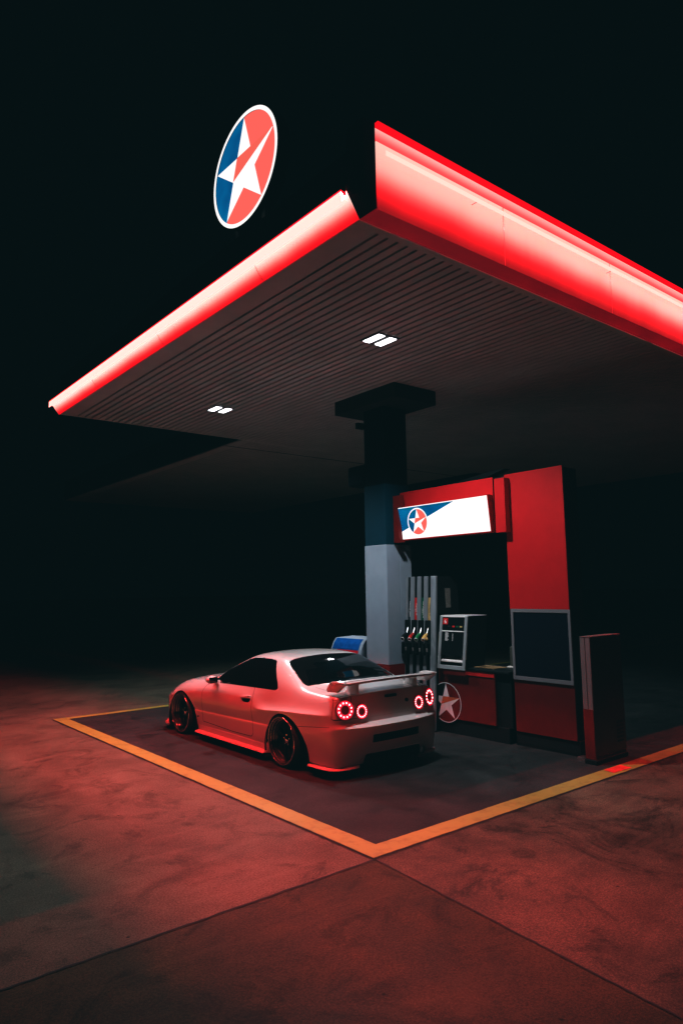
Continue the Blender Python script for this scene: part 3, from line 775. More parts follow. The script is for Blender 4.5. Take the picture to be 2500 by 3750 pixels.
# stations: y, then half section (x,z) from sill to roof centre
ST = [
 (-0.900, [(0.785, 0.140), (0.812, 0.240), (0.825, 0.380), (0.838, 0.560), (0.812, 0.600), (0.806, 0.700), (0.785, 0.775), (0.745, 0.885), (0.680, 0.895), (0.560, 0.905), (0.360, 0.913), (0.180, 0.917), (0.000, 0.918)]),
 (-0.720, [(0.815, 0.140), (0.829, 0.235), (0.859, 0.451), (0.863, 0.481), (0.871, 0.607), (0.885, 0.695), (0.845, 0.745), (0.800, 0.895), (0.720, 0.905), (0.580, 0.915), (0.380, 0.925), (0.190, 0.930), (0.000, 0.931)]),
 (-0.500, [(0.836, 0.140), (0.850, 0.235), (0.880, 0.446), (0.884, 0.476), (0.892, 0.602), (0.906, 0.690), (0.866, 0.740), (0.818, 0.905), (0.745, 0.918), (0.600, 0.930), (0.400, 0.940), (0.200, 0.945), (0.000, 0.946)]),
 (-0.330, [(0.844, 0.160), (0.858, 0.240), (0.888, 0.443), (0.892, 0.473), (0.900, 0.597), (0.914, 0.683), (0.874, 0.733), (0.824, 0.912), (0.758, 0.936), (0.655, 0.952), (0.420, 0.968), (0.210, 0.976), (0.000, 0.979)]),
 (-0.240, [(0.846, 0.155), (0.860, 0.235), (0.890, 0.441), (0.894, 0.471), (0.902, 0.594), (0.916, 0.680), (0.876, 0.730), (0.825, 0.912), (0.772, 0.958), (0.695, 0.990), (0.440, 1.018), (0.220, 1.030), (0.000, 1.034)]),
 (-0.100, [(0.844, 0.150), (0.858, 0.230), (0.888, 0.438), (0.892, 0.468), (0.900, 0.587), (0.914, 0.670), (0.874, 0.720), (0.825, 0.910), (0.777, 0.992), (0.683, 1.060), (0.447, 1.096), (0.220, 1.110), (0.000, 1.115)]),
 (0.100, [(0.838, 0.140), (0.852, 0.220), (0.881, 0.434), (0.877, 0.464), (0.894, 0.576), (0.908, 0.655), (0.868, 0.705), (0.823, 0.905), (0.767, 1.042), (0.658, 1.150), (0.426, 1.193), (0.210, 1.210), (0.000, 1.215)]),
 (0.260, [(0.834, 0.140), (0.858, 0.220), (0.875, 0.438), (0.870, 0.451), (0.888, 0.566), (0.902, 0.640), (0.862, 0.690), (0.822, 0.892), (0.756, 1.064), (0.646, 1.216), (0.420, 1.247), (0.200, 1.254), (0.000, 1.259)]),
 (0.420, [(0.830, 0.135), (0.854, 0.215), (0.871, 0.435), (0.866, 0.448), (0.884, 0.556), (0.898, 0.625), (0.858, 0.675), (0.820, 0.885), (0.749, 1.063), (0.638, 1.236), (0.410, 1.269), (0.200, 1.276), (0.000, 1.281)]),
 (0.750, [(0.826, 0.130), (0.850, 0.210), (0.867, 0.428), (0.862, 0.441), (0.880, 0.544), (0.888, 0.610), (0.874, 0.750), (0.816, 0.876), (0.746, 1.062), (0.636, 1.246), (0.410, 1.280), (0.200, 1.287), (0.000, 1.292)]),
 (1.050, [(0.824, 0.130), (0.848, 0.210), (0.865, 0.422), (0.860, 0.435), (0.878, 0.540), (0.886, 0.608), (0.872, 0.745), (0.812, 0.866), (0.744, 1.046), (0.642, 1.230), (0.410, 1.268), (0.200, 1.275), (0.000, 1.280)]),
 (1.250, [(0.824, 0.130), (0.848, 0.210), (0.865, 0.418), (0.860, 0.431), (0.878, 0.538), (0.886, 0.607), (0.872, 0.743), (0.810, 0.858), (0.747, 1.010), (0.658, 1.163), (0.417, 1.216), (0.210, 1.230), (0.000, 1.236)]),
 (1.600, [(0.824, 0.130), (0.848, 0.210), (0.865, 0.411), (0.860, 0.424), (0.878, 0.534), (0.886, 0.605), (0.872, 0.737), (0.808, 0.842), (0.765, 0.932), (0.705, 1.020), (0.440, 1.072), (0.220, 1.090), (0.000, 1.096)]),
 (1.840, [(0.825, 0.130), (0.849, 0.210), (0.866, 0.406), (0.861, 0.419), (0.879, 0.531), (0.887, 0.604), (0.873, 0.731), (0.806, 0.828), (0.778, 0.858), (0.742, 0.901), (0.470, 0.958), (0.240, 0.975), (0.000, 0.981)]),
 (2.000, [(0.827, 0.135), (0.851, 0.215), (0.868, 0.403), (0.863, 0.416), (0.881, 0.529), (0.889, 0.603), (0.875, 0.723), (0.800, 0.822), (0.745, 0.847), (0.660, 0.868), (0.460, 0.893), (0.240, 0.908), (0.000, 0.913)]),
 (2.150, [(0.829, 0.140), (0.853, 0.220), (0.870, 0.400), (0.865, 0.413), (0.883, 0.528), (0.891, 0.602), (0.877, 0.715), (0.792, 0.814), (0.720, 0.836), (0.600, 0.854), (0.420, 0.870), (0.220, 0.879), (0.000, 0.882)]),
 (2.550, [(0.834, 0.160), (0.858, 0.240), (0.875, 0.392), (0.870, 0.405), (0.888, 0.523), (0.896, 0.600), (0.882, 0.697), (0.768, 0.790), (0.690, 0.812), (0.560, 0.830), (0.400, 0.844), (0.210, 0.852), (0.000, 0.855)]),
 (2.900, [(0.872, 0.170), (0.876, 0.250), (0.882, 0.390), (0.882, 0.430), (0.884, 0.530), (0.876, 0.575), (0.838, 0.640), (0.728, 0.738), (0.650, 0.761), (0.520, 0.780), (0.370, 0.794), (0.190, 0.801), (0.000, 0.803)]),
 (3.150, [(0.835, 0.160), (0.842, 0.240), (0.852, 0.375), (0.852, 0.415), (0.852, 0.490), (0.842, 0.530), (0.795, 0.595), (0.680, 0.672), (0.600, 0.690), (0.480, 0.706), (0.340, 0.718), (0.170, 0.724), (0.000, 0.726)]),
 (3.330, [(0.765, 0.150), (0.775, 0.230), (0.785, 0.360), (0.785, 0.400), (0.785, 0.450), (0.772, 0.495), (0.715, 0.545), (0.600, 0.592), (0.530, 0.605), (0.420, 0.616), (0.300, 0.625), (0.150, 0.630), (0.000, 0.632)]),
]
# per row y offsets for the rear end ring (bumper sticks out, lid leans in)
bm = BM()
cr = bm.edges.layers.float.new('crease_edge')
rings = []
for si, (y, sec) in enumerate(ST):
    right = [bm.verts.new((x, y, z)) for x, z in sec]
    left = [bm.verts.new((-x, y, z)) for x, z in sec[:-1]]
    rings.append(right+left[::-1])          # right sill ... centre ... left sill
NR = len(rings[0])
def E_(a, b): return bm.edges.get((a, b))
for A, B in zip(rings[:-1], rings[1:]):
    for i in range(NR-1): bm.faces.new((A[i], A[i+1], B[i+1], B[i]))
# rear cap
REAR = {0: -.95, 1: -1.01, 2: -1.075, 3: -1.09, 4: -1.0, 5: -.985, 6: -.975}
def cap(ring, sec, ycen, yedge, sgn):
    top = ring[7:NR-7]                      # 11 verts right belt .. left belt
    xs = [v.co.x for v in top]; wt = xs[0]
    rows = []
    for r in range(0, 7):
        x_e = sec[r][0]; z = sec[r][1]; row = [ring[r]]
        for k in range(1, len(top)-1):
            f = xs[k]/wt
            f2 = math.copysign(abs(f)**.92, f)
            yy = ycen[r]+(yedge-ycen[r])*abs(f2)**3.2
            row.append(bm.verts.new((x_e*f2, yy, z)))
        row.append(ring[NR-1-r]); rows.append(row)
    rows.append(top)
    for a, b in zip(rows[:-1], rows[1:]):
        for k in range(len(top)-1):
            f = (a[k], b[k], b[k+1], a[k+1]) if sgn < 0 else (a[k], a[k+1], b[k+1], b[k])
            bm.faces.new(f)
    return rows
# push lid edge back a little at the centre
for k, v in enumerate(rings[0][7:NR-7]):
    f = abs(v.co.x)/.745; v.co.y += -.055*(1-f**3.2)
rrows = cap(rings[0], ST[0][1], REAR, -.915, -1)
FRONT = {0: 3.50, 1: 3.52, 2: 3.51, 3: 3.50, 4: 3.47, 5: 3.44, 6: 3.41}
frows = cap(rings[-1], ST[-1][1], FRONT, 3.34, 1)
for k, v in enumerate(rings[-1][7:NR-7]):
    f = abs(v.co.x)/.6; v.co.y += .05*(1-f**3)
def creaserow(row, val):
    for a, b in zip(row[:-1], row[1:]):
        e = E_(a, b)
        if e: e[cr] = val
creaserow(rrows[7], .8); creaserow(rrows[4], 1); creaserow(rrows[3], .95); creaserow(rrows[0], .8)
for si in range(len(rings)-1):
    for idx, val in ((2, .7 if si > 6 else .2), (3, .7 if si > 6 else (.8 if si < 1 else .2)), (5, .85 if si < 9 else .15), (0, .8)):
        for i in (idx, NR-1-idx):
            e = E_(rings[si][i], rings[si+1][i])
            if e: e[cr] = val
creaserow(rings[0][0:5], .25)
bmesh.ops.recalc_face_normals(bm, faces=bm.faces)
me = bpy.data.meshes.new('b'); bm.to_mesh(me); bm.free()
tmp = bpy.data.objects.new('b', me); COL.objects.link(tmp)
md = tmp.modifiers.new('s', 'SUBSURF'); md.levels = 3; md.render_levels = 3
dg = bpy.context.evaluated_depsgraph_get(); dg.update()
hi = bpy.data.meshes.new_from_object(tmp.evaluated_get(dg))
bpy.data.objects.remove(tmp); bpy.data.meshes.remove(me)
bm = bmesh.new(); bm.from_mesh(hi); bpy.data.meshes.remove(hi)
bmesh.ops.recalc_face_normals(bm, faces=bm.faces)
if sum(f.normal.z*f.calc_area() for f in bm.faces) < 0: bmesh.ops.reverse_faces(bm, faces=bm.faces)

AX = {'x': (1, 2), 'y': (0, 2), 'z': (0, 1)}
def inpoly(p, poly):
    c = False; n = len(poly); x, y = p
    for i in range(n):
        x0, y0 = poly[i]; x1, y1 = poly[(i+1) % n]
        if (y0 > y) != (y1 > y) and x < (x1-x0)*(y-y0)/(y1-y0)+x0: c = not c
    return c
def carve(poly, axis, test):
    """cut the outline of a polygon into the shell; returns the faces inside it. axis = projection axis, test(face centre, normal)"""
    a, b = AX[axis]; k = {'x': 0, 'y': 1, 'z': 2}[axis]
    m = .012
    px0, px1 = min(p[0] for p in poly)-m, max(p[0] for p in poly)+m; py0, py1 = min(p[1] for p in poly)-m, max(p[1] for p in poly)+m
    n = len(poly)
    cand = set()
    for f in bm.faces:
        c0 = f.verts[0].co
        if c0[a] < px0-.2 or c0[a] > px1+.2 or c0[b] < py0-.2 or c0[b] > py1+.2: continue
        us = [v.co[a] for v in f.verts]; ws = [v.co[b] for v in f.verts]
        if max(us) < px0 or min(us) > px1 or max(ws) < py0 or min(ws) > py1: continue
        if test(f.calc_center_median(), f.normal): cand.add(f)
    for i in range(n):
        p, q = poly[i], poly[(i+1) % n]
        x0, x1 = min(p[0], q[0])-m, max(p[0], q[0])+m; y0, y1 = min(p[1], q[1])-m, max(p[1], q[1])+m
        fs = []
        for f in cand:
            us = [v.co[a] for v in f.verts]; ws = [v.co[b] for v in f.verts]
            if max(us) < x0 or min(us) > x1 or max(ws) < y0 or min(ws) > y1: continue
            fs.append(f)
        if not fs: continue
        d2 = (q[0]-p[0], q[1]-p[1]); no = [0, 0, 0]; no[a] = -d2[1]; no[b] = d2[0]; pt = [0, 0, 0]; pt[a] = p[0]; pt[b] = p[1]
        geom = list({e for f in fs for e in f.edges})+list({v for f in fs for v in f.verts})+fs
        r_ = bmesh.ops.bisect_plane(bm, geom=geom, plane_co=pt, plane_no=no, dist=1e-6)
        for g_ in r_['geom']:
            if isinstance(g_, bmesh.types.BMFace): cand.add(g_)
        cand = {f for f in cand if f.is_valid}
    out = []
    for f in cand:
        ce = f.calc_center_median()
        if px0 < ce[a] < px1 and py0 < ce[b] < py1 and test(ce, f.normal) and inpoly((ce[a], ce[b]), poly): out.append(f)
    return out
def smoothpoly(pts, closed=True, k=4):
    """Catmull-Rom through points"""
    n = len(pts); out = []
    for i in range(n if closed else n-1):
        P0, P1, P2, P3 = (pts[(i-1) % n], pts[i], pts[(i+1) % n], pts[(i+2) % n]) if closed else (pts[max(i-1, 0)], pts[i], pts[i+1], pts[min(i+2, n-1)])
        for j in range(k):
            t = j/k
            out.append(tuple(.5*((2*P1[d])+(-P0[d]+P2[d])*t+(2*P0[d]-5*P1[d]+4*P2[d]-P3[d])*t*t+(-P0[d]+3*P1[d]-3*P2[d]+P3[d])*t**3) for d in (0, 1)))
    if not closed: out.append(pts[-1])
    return out
def roundpoly(pts, r, k=4):
    out = []; n = len(pts)
    for i in range(n):
        p0, p, p1 = Vector(pts[i-1]), Vector(pts[i]), Vector(pts[(i+1) % n])
        d0, d1 = (p0-p), (p1-p); rr_ = min(r, d0.length*.45, d1.length*.45)
        a, b = p+d0.normalized()*rr_, p+d1.normalized()*rr_
        for j in range(k+1):
            t = j/k; out.append(tuple((a*(1-t)**2+p*2*t*(1-t)+b*t*t)))
    return out
def ribbon(pts, w):
    L_, R_ = [], []
    n = len(pts)
    for i in range(n):
        d = Vector(pts[min(i+1, n-1)])-Vector(pts[max(i-1, 0)]); d.normalize(); nn_ = Vector((-d.y, d.x))*w/2
        L_.append(tuple(Vector(pts[i])+nn_)); R_.append(tuple(Vector(pts[i])-nn_))
    return L_+R_[::-1]
def offset(poly, d):
    n = len(poly); ar = sum(poly[i][0]*poly[(i+1) % n][1]-poly[(i+1) % n][0]*poly[i][1] for i in range(n)); s = 1 if ar > 0 else -1
    out = []
    for i in range(n):
        e = Vector(poly[(i+1) % n])-Vector(poly[i-1]); e.normalize()
        out.append(tuple(Vector(poly[i])+Vector((e.y, -e.x))*d*s))
    return out
MI = {'paint': 0, 'gap': 1, 'glass': 2, 'black': 3, 'tail': 4}
def detach(faces, keep_mat=None):
    nb = bmesh.new(); mp = {}
    for f in faces:
        vs = []
        for v in f.verts:
            if v not in mp: mp[v] = nb.verts.new(v.co)
            vs.append(mp[v])
        try: nf = nb.faces.new(vs)
        except ValueError: continue
        nf.material_index = 0 if keep_mat is None else (1 if f.material_index == MI['gap'] else 0)
        nf.smooth = True
    bmesh.ops.delete(bm, geom=faces, context='FACES')
    return nb
left = lambda c, n: c.x < -.45 and n.x < -.1
right = lambda c, n: c.x > .45 and n.x > .1
leftw = lambda c, n: c.x < -.52 and n.x < -.005
rightw = lambda c, n: c.x > .52 and n.x > .005
# wheel arches
arch = lambda yc: [(yc+.44*math.cos(t), .195+.44*math.sin(t)) for t in [2*PI*i/56 for i in range(56)]]
for yc in (-.045, 2.655):
    for tst in (left, right):
        fs = carve(arch(yc), 'x', tst); bmesh.ops.delete(bm, geom=fs, context='FACES')
# panel lines
win = roundpoly([(1.80, .832), (1.60, 1.005), (1.33, 1.108), (1.10, 1.188), (.92, 1.213), (.62, 1.220), (.455, 1.203), (.40, 1.155), (.205, .955), (.178, .905), (.20, .880), (.75, .868), (1.4, .850)], .03)
door = roundpoly([(2.025, .275), (2.03, .55), (2.015, .70), (1.96, .775), (1.85, .824), (1.70, .829), (1.4, .843), (.70, .862), (.695, .60), (.69, .30), (.735, .255), (1.2, .248)], .02)
parts = {}
for tst, nm in ((left, 'L'), (right, 'R')):
    g_ = carve(ribbon([(.70, .855), (.66, .868)], .006), 'x', tst)
    o_in = carve(door, 'x', tst); 
    parts['win'+nm] = None
    o_out = carve(offset(door, .008), 'x', tst)
    o_in = carve(door, 'x', tst); sin = set(o_in)
    for f in o_out:
        if f not in sin: f.material_index = MI['gap']
    tw = leftw if nm == 'L' else rightw
    w_out = carve(offset(win, .007), 'x', tw); w_in = carve(win, 'x', tw); swin = set(w_in)
    for f in w_out:
        if f not in swin and f.material_index != MI['gap']: f.material_index = MI['black']
    for f in carve(ribbon([(-.34, .528), (-.6, .555), (-.86, .575)], .006), 'x', tst): f.material_index = MI['gap']
    for f in carve(ribbon([(-.875, .66), (-.872, .76), (-.855, .85), (-.82, .885)], .006), 'x', tst): f.material_index = MI['gap']
    for f in carve(ribbon([(-.878, .661), (-.95, .657)], .006), 'x', tst): f.material_index = MI['gap']
    for f in carve(ribbon([(3.02, .52), (3.10, .545), (3.25, .53)], .007), 'x', tst): f.material_index = MI['gap']
    for f in carve(ribbon([(3.02, .33), (3.02, .52)], .006), 'x', tst): f.material_index = MI['gap']
    for f in carve(roundpoly([(3.00, .585), (3.06, .652), (3.20, .632), (3.40, .575), (3.40, .535), (3.2, .55)], .015), 'x', tst): f.material_index = MI['tail']
rear = lambda c, n: c.y < -.6 and n.y < -.25
up_ = lambda c, n: n.z > .12 and c.z > .8
# front air slots on the bumper side
for tst in (left, right):
    for i in range(3):
        z = .335+i*.05
        for f in carve([(3.17, z), (3.33, z), (3.33, z+.034), (3.17, z+.034)], 'x', tst): f.material_index = MI['gap']
# rear window
rw = roundpoly([(-.605, .245), (-.668, .0), (-.715, -.25), (-.695, -.295), (-.35, -.335), (0, -.345), (.35, -.335), (.695, -.295), (.715, -.25), (.668, .0), (.605, .245), (.53, .262), (0, .275), (-.53, .262)], .04)
upw = lambda c, n: n.z > .12 and c.z > .93 and -.5 < c.y < .6
wo = carve(offset(rw, .008), 'z', upw); wi = carve(rw, 'z', upw); swi = set(wi)
for f in wo:
    if f not in swi: f.material_index = MI['black']
# windscreen
ws_ = roundpoly([(-.60, 1.20), (-.66, 1.52), (-.73, 1.80), (-.4, 1.93), (0, 1.96), (.4, 1.93), (.73, 1.80), (.66, 1.52), (.60, 1.20), (.3, 1.13), (0, 1.115), (-.3, 1.13)], .04)
upf = lambda c, n: n.z > .12 and c.z > .86 and 1. < c.y < 2.2
wf = carve(ws_, 'z', upf)
# boot lid line (rear face + deck)
lid = roundpoly([(-.57, .97), (-.56, .875), (-.44, .81), (-.405, .655), (.405, .655), (.44, .81), (.56, .875), (.57, .97)], .02)
fo = carve(offset(lid, .0065), 'y', rear); fi = carve(lid, 'y', rear); sfi = set(fi)
for f in fo:
    if f not in sfi: f.material_index = MI['gap']
for s in (-1, 1):
    for f in carve(ribbon([(s*.57, -.99), (s*.60, -.6), (s*.64, -.36)], .007), 'z', up_): f.material_index = MI['gap']
    for f in carve(ribbon([(s*.42, .653), (s*.80, .653)], .006), 'y', rear): f.material_index = MI['gap']
    for f in carve(ribbon([(s*.60, 2.02), (s*.56, 2.6), (s*.50, 3.2)], .006), 'z', lambda c, n: n.z > .3 and c.z > .5 and c.y > 1.9): f.material_index = MI['gap']
# plate recess and lower bumper opening
pl = carve(roundpoly([(-.36, .375), (.36, .375), (.36, .465), (-.36, .465)], .012), 'y', rear)
for f in pl: f.material_index = MI['black']
# detach glass and doors
winL = [f for f in carve(win, 'x', leftw)]
nbL = detach(winL)
nbR = detach([f for f in carve(win, 'x', rightw)])
nbW = detach([f for f in carve(rw, 'z', upw)])
nbF = detach([f for f in carve(ws_, 'z', upf)])
dL = detach([f for f in carve(door, 'x', left)], True)
dR = detach([f for f in carve(door, 'x', right)], True)
nbLid = detach([f for f in carve(lid, 'y', rear)], True)
for f in bm.faces: f.smooth = True
# rolled lips at the open edges of the arches give the shell thickness
ob = [e for e in bm.edges if len(e.link_faces) == 1]
lipe = []
for e in ob:
    m_ = (e.verts[0].co+e.verts[1].co)/2
    for yc in (-.045, 2.655):
        if abs(math.hypot(m_.y-yc, m_.z-.195)-.44) < .012 and abs(m_.x) > .5: lipe.append(e)
ret = bmesh.ops.extrude_edge_only(bm, edges=lipe)
for v in [g for g in ret['geom'] if isinstance(g, bmesh.types.BMVert)]: v.co.x -= math.copysign(.05, v.co.x)
for f in [g for g in ret['geom'] if isinstance(g, bmesh.types.BMFace)]: f.material_index = MI['black']; f.smooth = False
M['lens'] = pbr('headlamp_lens', (.35, .36, .38), .12, metal=.5)
body = obj('body', bm, ['paint', 'gap', 'glass', 'liner', 'lens'], car, local=True)
body.data.set_sharp_from_angle(angle=math.radians(32))
obj('side_window', nbL, 'glass', car, local=True); obj('side_window', nbR, 'glass', car, local=True)
obj('rear_window', nbW, 'glass', car, local=True); obj('windscreen', nbF, 'glass', car, local=True)
doorL = obj('door', dL, ['paint', 'gap'], car, local=True); doorR = obj('door', dR, ['paint', 'gap'], car, local=True)
lidO = obj('boot_lid', nbLid, ['paint', 'gap'], car, local=True)

# dark inside: floor pan, wheel wells, interior block
bm = BM(); box(bm, -.70, .70, -.86, 3.2, .16, .40); box(bm, -.62, .62, -.85, 3.1, .401, .60); box(bm, -.70, .70, .55, 1.95, .18, .55)
for yc in (-.045, 2.655):
    for s in (-1, 1):
        x0_, x1_ = sorted((s*.60, s*.872))
        pts = [(yc+.447*math.cos(t), .195+.447*math.sin(t)) for t in [PI*(-.1)+1.2*PI*i/24 for i in range(25)]]
        a_ = [bm.verts.new((x0_, *p)) for p in pts]; b_ = [bm.verts.new((x1_, *p)) for p in pts]
        for i in range(24): bm.faces.new((a_[i], a_[i+1], b_[i+1], b_[i]))
        c_ = a_ if s > 0 else b_
        bm.faces.new([bm.verts.new((s*.60, *p)) for p in pts])
obj('underbody', bm, 'liner', car, local=True)

M['barrel'] = pbr('gloss_black_barrel', (.05, .045, .045), .14, metal=1.)
# wheels
def wheel(x, y, s):
    """s=-1 left: outer face towards -x"""
    z = .312
    o = lambda t: s*t
    bm = BM()
    # polished stepped lip and barrel
    prof = [(.0, .268), (.006, .276), (.0, .279), (-.012, .270), (-.020, .258), (-.024, .252), (-.030, .256), (-.036, .250), (-.070, .232), (-.074, .222), (-.080, .226), (-.085, .214), (-.10, .205)]
    c = Vector((x, y, z)); rings_ = []
    n = 64
    for t, r in prof: rings_.append([bm.verts.new(c+Vector((s*t, r*math.cos(2*PI*k/n), r*math.sin(2*PI*k/n)))) for k in range(n)])
    for A, B in zip(rings_[:-1], rings_[1:]):
        for k in range(n): bm.faces.new((A[k], A[(k+1) % n], B[(k+1) % n], B[k]))
    bmesh.ops.recalc_face_normals(bm, faces=bm.faces)
    wh = obj('wheel', bm, M['barrel'], car, smooth=True, angle=50, local=True)
    for t_, r_, w_ in ((.002, .273, .0055), (-.022, .256, .004), (-.052, .242, .004), (-.078, .226, .004)):
        bm = BM(); tube(bm, [c+Vector((s*t_, r_*math.cos(2*PI*k/72), r_*math.sin(2*PI*k/72))) for k in range(72)], w_, 8, closed=True)
        obj('rim_ring', bm, 'chrome', wh, smooth=True, local=True)
    # tyre
    bm = BM()
    lathe(bm, [(s*-.245, .21), (s*-.245, .262), (s*-.235, .298), (s*-.20, .312), (s*-.05, .312), (s*-.02, .302), (s*-.003, .284), (s*-.006, .274), (s*-.02, .262), (s*-.2, .262)], c, 'x', 64)
    obj('tyre', bm, 'tyre', wh, smooth=True, angle=40, local=True)
    bm = BM()
    lathe(bm, [(s*-.099, .206), (s*-.10, .206), (s*-.13, .15), (s*-.125, .06), (s*-.14, .01)], c, 'x', 40)
    for k in range(10):
        a = 2*PI*k/10
        for da in (-.07, .07):
            p0 = c+Vector((s*-.092, .20*math.cos(a+da), .20*math.sin(a+da))); p1 = c+Vector((s*-.10, .05*math.cos(a-da*2), .05*math.sin(a-da*2)))
            tube(bm, [p0, (p0+p1)/2+Vector((s*.012, 0, 0)), p1], .011, 6)
    obj('wheel_spokes', bm, 'rim_dark', wh, smooth=True, angle=40, local=True)
    bm = BM(); lathe(bm, [(s*-.10, .040), (s*-.075, .038), (s*-.068, .030), (s*-.066, .008)], c, 'x', 24)
    for k in range(5):
        a = 2*PI*k/5+.3; q_ = c+Vector((s*-.09, .058*math.cos(a), .058*math.sin(a))); tube(bm, [q_, q_+Vector((s*.014, 0, 0))], .009, 6)
    obj('hub_cap', bm, 'chrome', wh, smooth=True, angle=40, local=True)
for x, y, s in ((-.893, 0, -1), (-.880, 2.70, -1), (.893, 0, 1), (.880, 2.70, 1)): wheel(x, y, s)

# side skirts, rear spats, front lip
for s in (-1, 1):
    bm = BM()
    def loft(secs):
        R_ = [[bm.verts.new(p) for p in sec] for sec in secs]
        for A, B in zip(R_[:-1], R_[1:]):
            for i in range(len(A)): bm.faces.new((A[i], A[(i+1) % len(A)], B[(i+1) % len(B)], B[i]))
        bm.faces.new(R_[0][::-1]); bm.faces.new(R_[-1])
    secs = []
    for y, dx in ((.385, 0), (.50, .0), (1.2, 0), (2.0, 0), (2.17, .0), (2.215, -.01)):
        secs.append([(s*(.78), y, .236), (s*(.838+dx), y, .233), (s*(.848+dx), y, .20), (s*(.843+dx), y, .135), (s*(.900+dx), y, .121), (s*(.906+dx), y, .106), (s*.78, y, .10)])
    loft(secs); bmesh.ops.recalc_face_normals(bm, faces=bm.faces)
    obj('side_skirt', bm, 'paint', car, local=True)
    bm = BM(); secs = []
    for y, x in ((-.485, .864), (-.70, .857), (-.86, .826), (-.935, .745), (-.965, .62)):
        secs.append([(s*(x-.15), y+.02, .135), (s*(x-.01), y, .128), (s*(x+.008), y-.01, .114), (s*(x+.008), y-.01, .106), (s*(x-.15), y+.02, .10)])
    loft(secs); bmesh.ops.recalc_face_normals(bm, faces=bm.faces)
    obj('rear_spat', bm, 'paint', car, local=True)
    bm = BM(); secs = []
    for y, x in ((3.10, .86), (3.25, .84), (3.38, .78), (3.47, .66), (3.53, .3), (3.55, .0)):
        secs.append([(s*(max(x-.25, 0)), y-.05, .14), (s*max(x-.02, 0), y, .135), (s*(x+.02 if x else 0), y+.01, .10), (s*(x+.02 if x else 0), y+.01, .085), (s*max(x-.25, 0), y-.05, .08)])
    loft(secs); bmesh.ops.recalc_face_normals(bm, faces=bm.faces)
    obj('front_lip', bm, 'paint', car, local=True)
    # bumper side skins below the arch line (join spat to bumper)
    # mirror
    bm = BM()
    lathe(bm, [(-.055, .02), (-.045, .05), (-.01, .068), (.04, .060), (.075, .035), (.085, .008)], (0, 0, 0), 'y', 20)
    for v in bm.verts:
        v.co.z *= .82; v.co.x *= 1.25
        if v.co.y < -.02: v.co.y = -.045+(v.co.y+.045)*.15
        v.co += Vector((s*.955, 1.60, .895))
    mo = obj('mirror', bm, 'paint', car, smooth=True, angle=45, local=True)
    bm = BM(); prism(bm, roundpoly([(s*.955-.062, .855), (s*.955+.062, .855), (s*.955+.07, .93), (s*.955-.066, .935)], .02), 'y', 1.545, 1.553); obj('mirror_glass', bm, 'glass', mo, local=True)
    bm = BM(); prism(bm, [(1.62, .815), (1.77, .812), (1.70, .87), (1.64, .875)], 'x', *sorted((s*.80, s*.835))); 
    tube(bm, [(s*.80, 1.67, .842), (s*.90, 1.63, .865), (s*.93, 1.61, .875)], .03, 10); obj('mirror_arm', bm, 'paint', mo, smooth=True, angle=45, local=True)
    # door handle with its dark finger cup
    dO = doorL if s < 0 else doorR
    def sidex(z): return .868+.012*(.74-z)/.1
    bm = BM(); prism(bm, roundpoly([(.735, .728), (.945, .708), (.90, .672), (.80, .664), (.745, .69)], .025), 'x', *sorted((s*.835, s*.8795))); obj('handle_cup', bm, 'liner', dO, local=True)
    bm = BM(); prism(bm, roundpoly([(.73, .766), (.95, .738), (.945, .712), (.735, .728)], .012), 'x', *sorted((s*.845, s*.894)), .006); obj('handle', bm, 'paint', dO, smooth=True, angle=40, local=True)
    # small wing badge and marker
    bm = BM(); lathe(bm, [(s*.860, .017), (s*.882, .017), (s*.8835, .012)], (0, 2.13, .600), 'x', 20); obj('side_badge', bm, 'rim_dark', car, smooth=True, angle=40, local=True)
    bm = BM(); lathe(bm, [(s*.87, .009), (s*.895, .009)], (0, 2.135, .33), 'x', 12); obj('marker', bm, 'rim_dark', car, local=True)

